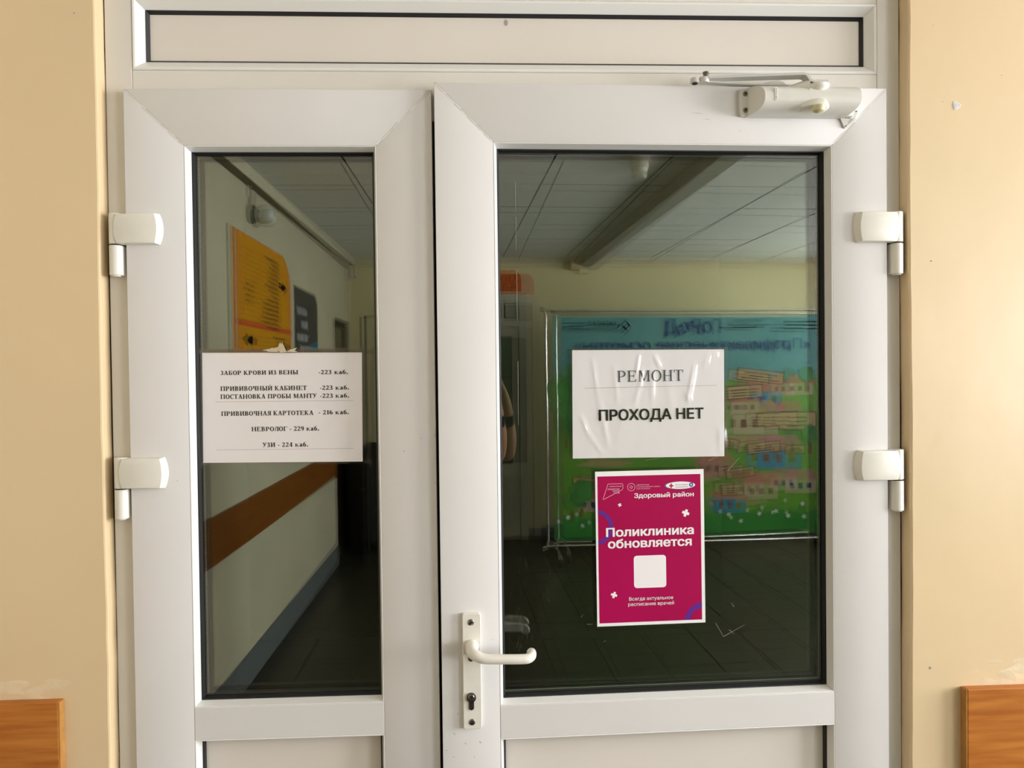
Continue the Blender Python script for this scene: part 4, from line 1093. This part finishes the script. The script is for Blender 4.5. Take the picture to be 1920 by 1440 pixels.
# lettering (mirrored only by the glass)
text('lettering', 'ГоРоД', -.24, .25, 1.915, .12, NAVY, Y0 - .009, bn, off=.02)
text('lettering', '«Профилактические осмотры»', -1.03, 1.04, 1.775, .088, NAVY, Y0 - .009, bn, off=.008)
text('lettering', 'КАПИТАЛ', .68, .92, 1.985, .034, INK, Y0 - .009, bn, off=.02)
text('lettering', 'МЕДИЦИНСКОЕ СТРАХОВАНИЕ', .68, 1.16, 1.945, .018, INK, Y0 - .009, bn, off=.01)
b = bmesh.new()
for k, (cx, cz) in enumerate(((.60, 1.985), (.635, 1.955))):
    for (r0, r1) in ((.045, .030),):
        P0 = [(cx + r0, cz), (cx, cz + r0), (cx - r0, cz), (cx, cz - r0)]; P1 = [(cx + r1, cz), (cx, cz + r1), (cx - r1, cz), (cx, cz - r1)]
        for i in range(3): b.faces.new([b.verts.new((p[0], Y0 - .001 - k * .0002, p[1])) for p in (P0[i], P0[i + 1], P1[i + 1], P1[i])])
obj('diamond_emblem', b, INK, bn)
text('lettering', 'АДМИНИСТРАЦИЯ', -.62, -.36, 2.01, .020, INK, Y0 - .009, bn)
b = bmesh.new()
for x0, x1, z in ((-.66, -.30, 1.975), (-.62, -.34, 1.955), (-1.18, -.80, 2.0), (-1.15, -.82, 1.97), (-1.17, -.80, 1.94), (.95, 1.16, 2.0), (.96, 1.14, 1.97)): box(x0, x1, Y0 - .001, Y0 - .0005, z, z + .008, bm=b)
obj('small_print', b, INK, bn, kind='stuff')
def U(px): return (1300 - px) / 213.
def V(py): return 1.898 - (py - 628) / 222.
rr_ = random.Random(11)
def house(px, py, s, wall, roof, k=4):
    x, z = U(px), V(py)
    art('painted_house', [(x - s, z), (x + s, z), (x + s, z + s * .9), (x - s, z + s * .9)], k, wall)
    art('painted_roof', [(x - s * 1.25, z + s * .85), (x + s * 1.25, z + s * .85), (x + s * .7, z + s * 1.5), (x - s * .7, z + s * 1.5)], k + 1, roof)
    b = bmesh.new(); yy = lay(k + 1.2)
    for dx in (-.55, .0, .55):
        b.faces.new([b.verts.new((x + (dx + u) * s, yy, z + (.3 + v) * s)) for u, v in ((-.14, 0), (.14, 0), (.14, .35), (-.14, .35))])
    obj('painted_windows', b, NAVY if rr_.random() < .5 else TRUNK, bn, kind='stuff')
def signb(px, py, w_, h_, a=0):
    x, z = U(px), V(py); c, s = math.cos(a), math.sin(a)
    R = lambda u, v: (x + u * c - v * s, z + u * s + v * c)
    art('painted_sign_edge', [R(-w_ - .012, -h_ - .012), R(w_ + .012, -h_ - .012), R(w_ + .012, h_ + .012), R(-w_ - .012, h_ + .012)], 5, TRUNK)
    art('painted_sign', [R(-w_, -h_), R(w_, -h_), R(w_, h_), R(-w_, h_)], 6, SIGNY)
    b = bmesh.new(); yy = lay(6.5)
    for k in range(3):
        v = h_ * (.5 - .5 * k); l = w_ * rr_.uniform(.5, .85)
        b.faces.new([b.verts.new((*[R(p, q)[0]], yy, R(p, q)[1])) for p, q in ((-l, v), (l, v), (l, v - .012), (-l, v - .012))])
    obj('painted_print', b, TRUNK, bn, kind='stuff')
for px, py, w_, h_ in ((1430, 745, .34, .045), (1400, 832, .36, .05), (1480, 905, .30, .045), (1300, 900, .30, .05), (1240, 800, .35, .05), (1130, 870, .25, .04), (1380, 950, .3, .035)):
    x, z = U(px), V(py); art('painted_path', [(x - w_, z), (x - w_ * .3, z - h_), (x + w_, z - h_ * .3), (x + w_ * .5, z + h_), (x - w_ * .5, z + h_ * .8)], 3, PATH)
for a in ((1430, 770, .17, BLU, ROOF), (1500, 745, .12, HOUSE, ROOF), (1415, 820, .20, HOUSE, PATH), (1480, 790, .10, PNK, ROOF), (1460, 888, .20, BLU, PNK), (1425, 945, .15, HOUSE, ROOF), (1500, 935, .14, HOUSE, PNK), (1365, 970, .14, BLU, ROOF),
          (1395, 780, .12, HOUSE, ROOF), (1340, 900, .15, PNK, ROOF), (1250, 780, .17, HOUSE, ROOF), (1190, 850, .16, PNK, BLU), (1110, 960, .13, HOUSE, ROOF), (1100, 800, .10, BLU, ROOF)): house(*a)
for a in ((1425, 708, .20, .045, .12), (1395, 738, .15, .05, -.06), (1495, 795, .16, .07, 0), (1440, 792, .10, .05, 0), (1430, 845, .14, .04, -.08), (1385, 892, .12, .035, -.1), (1360, 835, .10, .035, .2), (1490, 850, .08, .03, 0), (1100, 905, .12, .04, .1), (1370, 925, .09, .04, 0), (1180, 760, .12, .05, .1)): signb(*a)
for px, py, r in ((1058, 730, .14), (1085, 745, .11), (1062, 790, .10), (1075, 700, .09), (1052, 760, .09), (1090, 920, .10), (1072, 935, .08), (1512, 705, .07), (1520, 820, .08)):
    x, z = U(px), V(py)
    art('painted_tree_trunk', [(x - .012, z - r * 2.2), (x + .012, z - r * 2.2), (x + .012, z), (x - .012, z)], 5, TRUNK)
    art('painted_tree', [(x + r * (1 + .15 * math.sin(i * 2.1)) * math.cos(i * PI / 8), z + r * (1 + .15 * math.sin(i * 3.3)) * math.sin(i * PI / 8)) for i in range(16)], 6 + (px % 3), TREE)
for px, py in ((1420, 972), (1452, 968), (1385, 985), (1475, 978), (1503, 955), (1506, 980), (1362, 972), (1065, 968), (1090, 985), (1046, 975), (1300, 980), (1230, 975), (1160, 985)):
    x, z = U(px), V(py); s = .022; P = []
    for i in range(10):
        a = i * PI / 5; q = s * (1.3 if i % 2 == 0 else .55); P.append((x + q * math.cos(a), z + q * math.sin(a)))
    art('painted_flower', P, 8, FLW)
for s in (-1, 1):
    x = s * (BW - .06)
    obj('foot_bar', tube([(x, -.26, .10), (x, 0, .125), (x, .26, .10)], .014, 10), CHROME, bn, smooth=True)
    for yy in (-.25, .25):
        f = obj('caster', cyl((x - .012, yy, .036), (x + .012, yy, .036), .035, n=20), MATTEBLACK, bn, smooth=True)
        obj('caster_fork', box(x - .018, x + .018, yy - .012, yy + .012, .045, .10, .003), CHROME, bn)

# ------------------------------------------------------------------ the photographer (mirrored elbow beside the wide pane's edge)
SKIN = mat('skin', (.50, .27, .17), .5, var=.08); SHIRT = mat('dark_tshirt', (.025, .028, .035), .85, var=.2); JEANS = mat('dark_trousers', (.03, .04, .07), .85, var=.2); HAIRM = mat('brown_hair', (.05, .03, .02), .7, var=.3, vscale=90); SHOE = mat('dark_shoes', (.03, .03, .03), .6)
def person():
    J = {}; E = []; R = {}
    def j(n, p, r, par=None):
        J[n] = Vector(p); R[n] = r if isinstance(r, tuple) else (r, r)
        if par: E.append((par, n))
    cx, cy = -.125, -1.86
    j('pelvis', (cx, cy, .96), (.155, .115)); j('waist', (cx, cy, 1.10), (.135, .10), 'pelvis'); j('chest', (cx, cy + .005, 1.27), (.155, .11), 'waist')
    j('upper', (cx, cy + .01, 1.39), (.13, .09), 'chest'); j('neck', (cx, cy + .025, 1.475), .054, 'upper'); j('neck2', (cx, cy + .045, 1.53), .054, 'neck')
    j('jaw', (cx, cy + .07, 1.565), (.060, .066), 'neck2'); j('face', (cx, cy + .065, 1.625), (.076, .092), 'jaw'); j('crown', (cx, cy + .045, 1.685), (.074, .090), 'face'); j('top', (cx, cy + .04, 1.722), (.045, .055), 'crown')
    for s, n in ((1, 'r'), (-1, 'l')):
        j('sh' + n, (cx + s * .165, cy + .01, 1.395), .058, 'upper')
        if s == 1:
            j('el' + n, (.150, -1.635, 1.245), .040, 'shr'); j('fa' + n, (.156, -1.575, 1.335), .039, 'elr'); j('wr' + n, (.147, -1.515, 1.445), .027, 'far')
            j('pa' + n, (.125, -1.478, 1.515), (.036, .020), 'wrr'); tip = [(.083, -1.452, 1.572), (.084, -1.450, 1.595), (.090, -1.452, 1.617), (.096, -1.455, 1.548)]; hp = (.108, -1.466, 1.560); sx = 1
        else:
            j('el' + n, (-.385, -1.66, 1.25), .040, 'shl'); j('fa' + n, (-.345, -1.585, 1.34), .039, 'ell'); j('wr' + n, (-.225, -1.515, 1.465), .027, 'fal')
            j('pa' + n, (-.165, -1.478, 1.525), (.036, .020), 'wrl'); tip = [(-.100, -1.452, 1.572), (-.101, -1.450, 1.595), (-.107, -1.452, 1.617), (-.113, -1.455, 1.548)]; hp = (-.137, -1.466, 1.565); sx = -1
        j('kn' + n + '0', hp, (.032, .017), 'pa' + n)
        for q, t in enumerate(tip):
            h = Vector(hp); t = Vector(t); mid = h.lerp(t, .5) + Vector((sx * .012, -.008, .004))
            j('f%d%sa' % (q, n), h.lerp(mid, .55) + Vector((0, 0, (t.z - h.z) * .35)), .0088, 'kn' + n + '0')
            j('f%d%sb' % (q, n), mid + Vector((0, 0, (t.z - h.z) * .3)), .0082, 'f%d%sa' % (q, n)); j('f%d%sc' % (q, n), t, .0070, 'f%d%sb' % (q, n))
        th = Vector(hp) + Vector((-sx * .004, -.02, -.02))
        j('t%sa' % n, th, .0115, 'pa' + n); j('t%sb' % n, th + Vector((-sx * .020, -.004, .006)), .0095, 't%sa' % n); j('t%sc' % n, th + Vector((-sx * .040, .002, .014)), .0082, 't%sb' % n)
        j('hi' + n, (cx + s * .085, cy, .87), .090, 'pelvis'); j('th' + n, (cx + s * .10, cy + .01, .70), .078, 'hi' + n); j('kn' + n, (cx + s * .105, cy + .015, .49), .057, 'th' + n)
        j('ca' + n, (cx + s * .11, cy - .01, .36), .055, 'kn' + n); j('an' + n, (cx + s * .115, cy - .015, .10), .038, 'ca' + n)
        j('he' + n, (cx + s * .118, cy + .01, .045), (.042, .038), 'an' + n); j('ba' + n, (cx + s * .13, cy + .12, .036), (.046, .030), 'he' + n); j('to' + n, (cx + s * .135, cy + .19, .030), (.036, .024), 'ba' + n)
    names = list(J); idx = {n: i for i, n in enumerate(names)}
    me = bpy.data.meshes.new('body'); me.from_pydata([J[n] for n in names], [(idx[a], idx[b_]) for a, b_ in E], [])
    o = bpy.data.objects.new('body', me); COL.objects.link(o)
    md = o.modifiers.new('skin', 'SKIN'); md.use_smooth_shade = True
    sd_ = o.modifiers.new('sub', 'SUBSURF'); sd_.levels = 2; sd_.render_levels = 2
    if not me.skin_vertices: me.attributes
    for n in names:
        v = me.skin_vertices[0].data[idx[n]]; v.radius = R[n]; v.use_root = (n == 'pelvis')
    bpy.context.view_layer.update()
    dg = bpy.context.evaluated_depsgraph_get(); m2_ = bpy.data.meshes.new_from_object(o.evaluated_get(dg))
    bpy.data.objects.remove(o)
    for m in (SKIN, SHIRT, JEANS, SHOE): m2_.materials.append(m)
    # cut clean hems: ankle, waist, neckline and both sleeve ends
    slv = {s: (J['sh' + n], (J['el' + n] - J['sh' + n]).normalized(), (J['el' + n] - J['sh' + n]).length * .55) for s, n in ((1, 'r'), (-1, 'l'))}
    bb_ = bmesh.new(); bb_.from_mesh(m2_)
    for co_, no_ in ((Vector((0, 0, .085)), Vector((0, 0, 1))), (Vector((0, 0, 1.0)), Vector((0, 0, 1))), (Vector((0, 0, 1.47)), Vector((0, 0, 1))), *((a + d * l, d) for a, d, l in slv.values())):
        bmesh.ops.bisect_plane(bb_, geom=list(bb_.verts) + list(bb_.edges) + list(bb_.faces), plane_co=co_, plane_no=no_, dist=1e-5)
    bb_.to_mesh(m2_); bb_.free()
    for p in m2_.polygons:
        c = p.center; p.use_smooth = True
        side = abs(c.x - cx)
        if c.z < .085: k = 3
        elif c.z < 1.0 and side < .3: k = 2
        elif 1.0 < c.z < 1.47 and side < .17 and c.y < -1.71: k = 1
        elif 1.0 < c.z < 1.47 and side > .12 and (c - slv[1 if c.x > cx else -1][0]).dot(slv[1 if c.x > cx else -1][1]) < slv[1 if c.x > cx else -1][2]: k = 1
        else: k = 0
        p.material_index = k
    root = empty('person', (cx, cy, 0), label='person in a dark tshirt holding up a phone, mirrored at the pane edge', cat='person')
    o = bpy.data.objects.new('body', m2_); COL.objects.link(o); o.parent = root; o.location = (-cx, -cy, 0)
    fy = .152
    # hair cap, eyes, nose, ears, mouth
    b = bmesh.new(); bmesh.ops.create_uvsphere(b, u_segments=24, v_segments=16, radius=1)
    bmesh.ops.delete(b, geom=[v for v in b.verts if v.co.z < -.25 or (v.co.y > .45 and v.co.z < .45)], context='VERTS')
    for v in b.verts: v.co = Vector((v.co.x * .084, v.co.y * .104 + .050, v.co.z * .086 + 1.665))
    obj('hair', b, HAIRM, root, smooth='all')
    EYE = mat('eye_white', (.7, .7, .68), .2)
    for s in (-1, 1):
        b = bmesh.new(); bmesh.ops.create_uvsphere(b, u_segments=12, v_segments=8, radius=.011); 
        for v in b.verts: v.co += Vector((s * .031, fy - .008, 1.632))
        obj('eye', b, EYE, root, smooth='all')
        obj('ear', lathe([(0, -.004), (.012, -.006), (.018, 0), (.012, .006), (0, .004)], 'x', 14, (s * .078, .055, 1.62)), SKIN, root, smooth='all')
    obj('nose', prism([(-.013, 1.592), (.013, 1.592), (.005, 1.632), (-.005, 1.632)], fy - .012, fy + .0, front=[(-.011, 1.590), (.011, 1.590), (.004, 1.634), (-.004, 1.634)]), SKIN, root)
    obj('mouth', box(-.022, .022, fy - .02, fy - .006, 1.563, 1.571, .003), mat('lips', (.35, .12, .10), .5), root)
    obj('watch_strap', tube([(.270 - .0, .322, 1.395), (.2725, .342, 1.435)], .034, 18), MATTEBLACK, root, smooth=True)
    return root
person()
ph = empty('phone', (-.010, -1.447, 1.589), label='black phone held sideways in both hands, behind the camera point', cat='phone')
obj('phone_body', box(-.078, .078, -.004, .004, -.038, .038, .003, seg=2), MATTEBLACK, ph)
obj('screen', box(-.074, .074, -.0046, -.0040, -.034, .034), mat('screen_glass', (.02, .02, .025), .08), ph)
obj('lens_bump', box(.010, .052, .004, .0065, -.008, .034, .002), MATTEBLACK, ph)
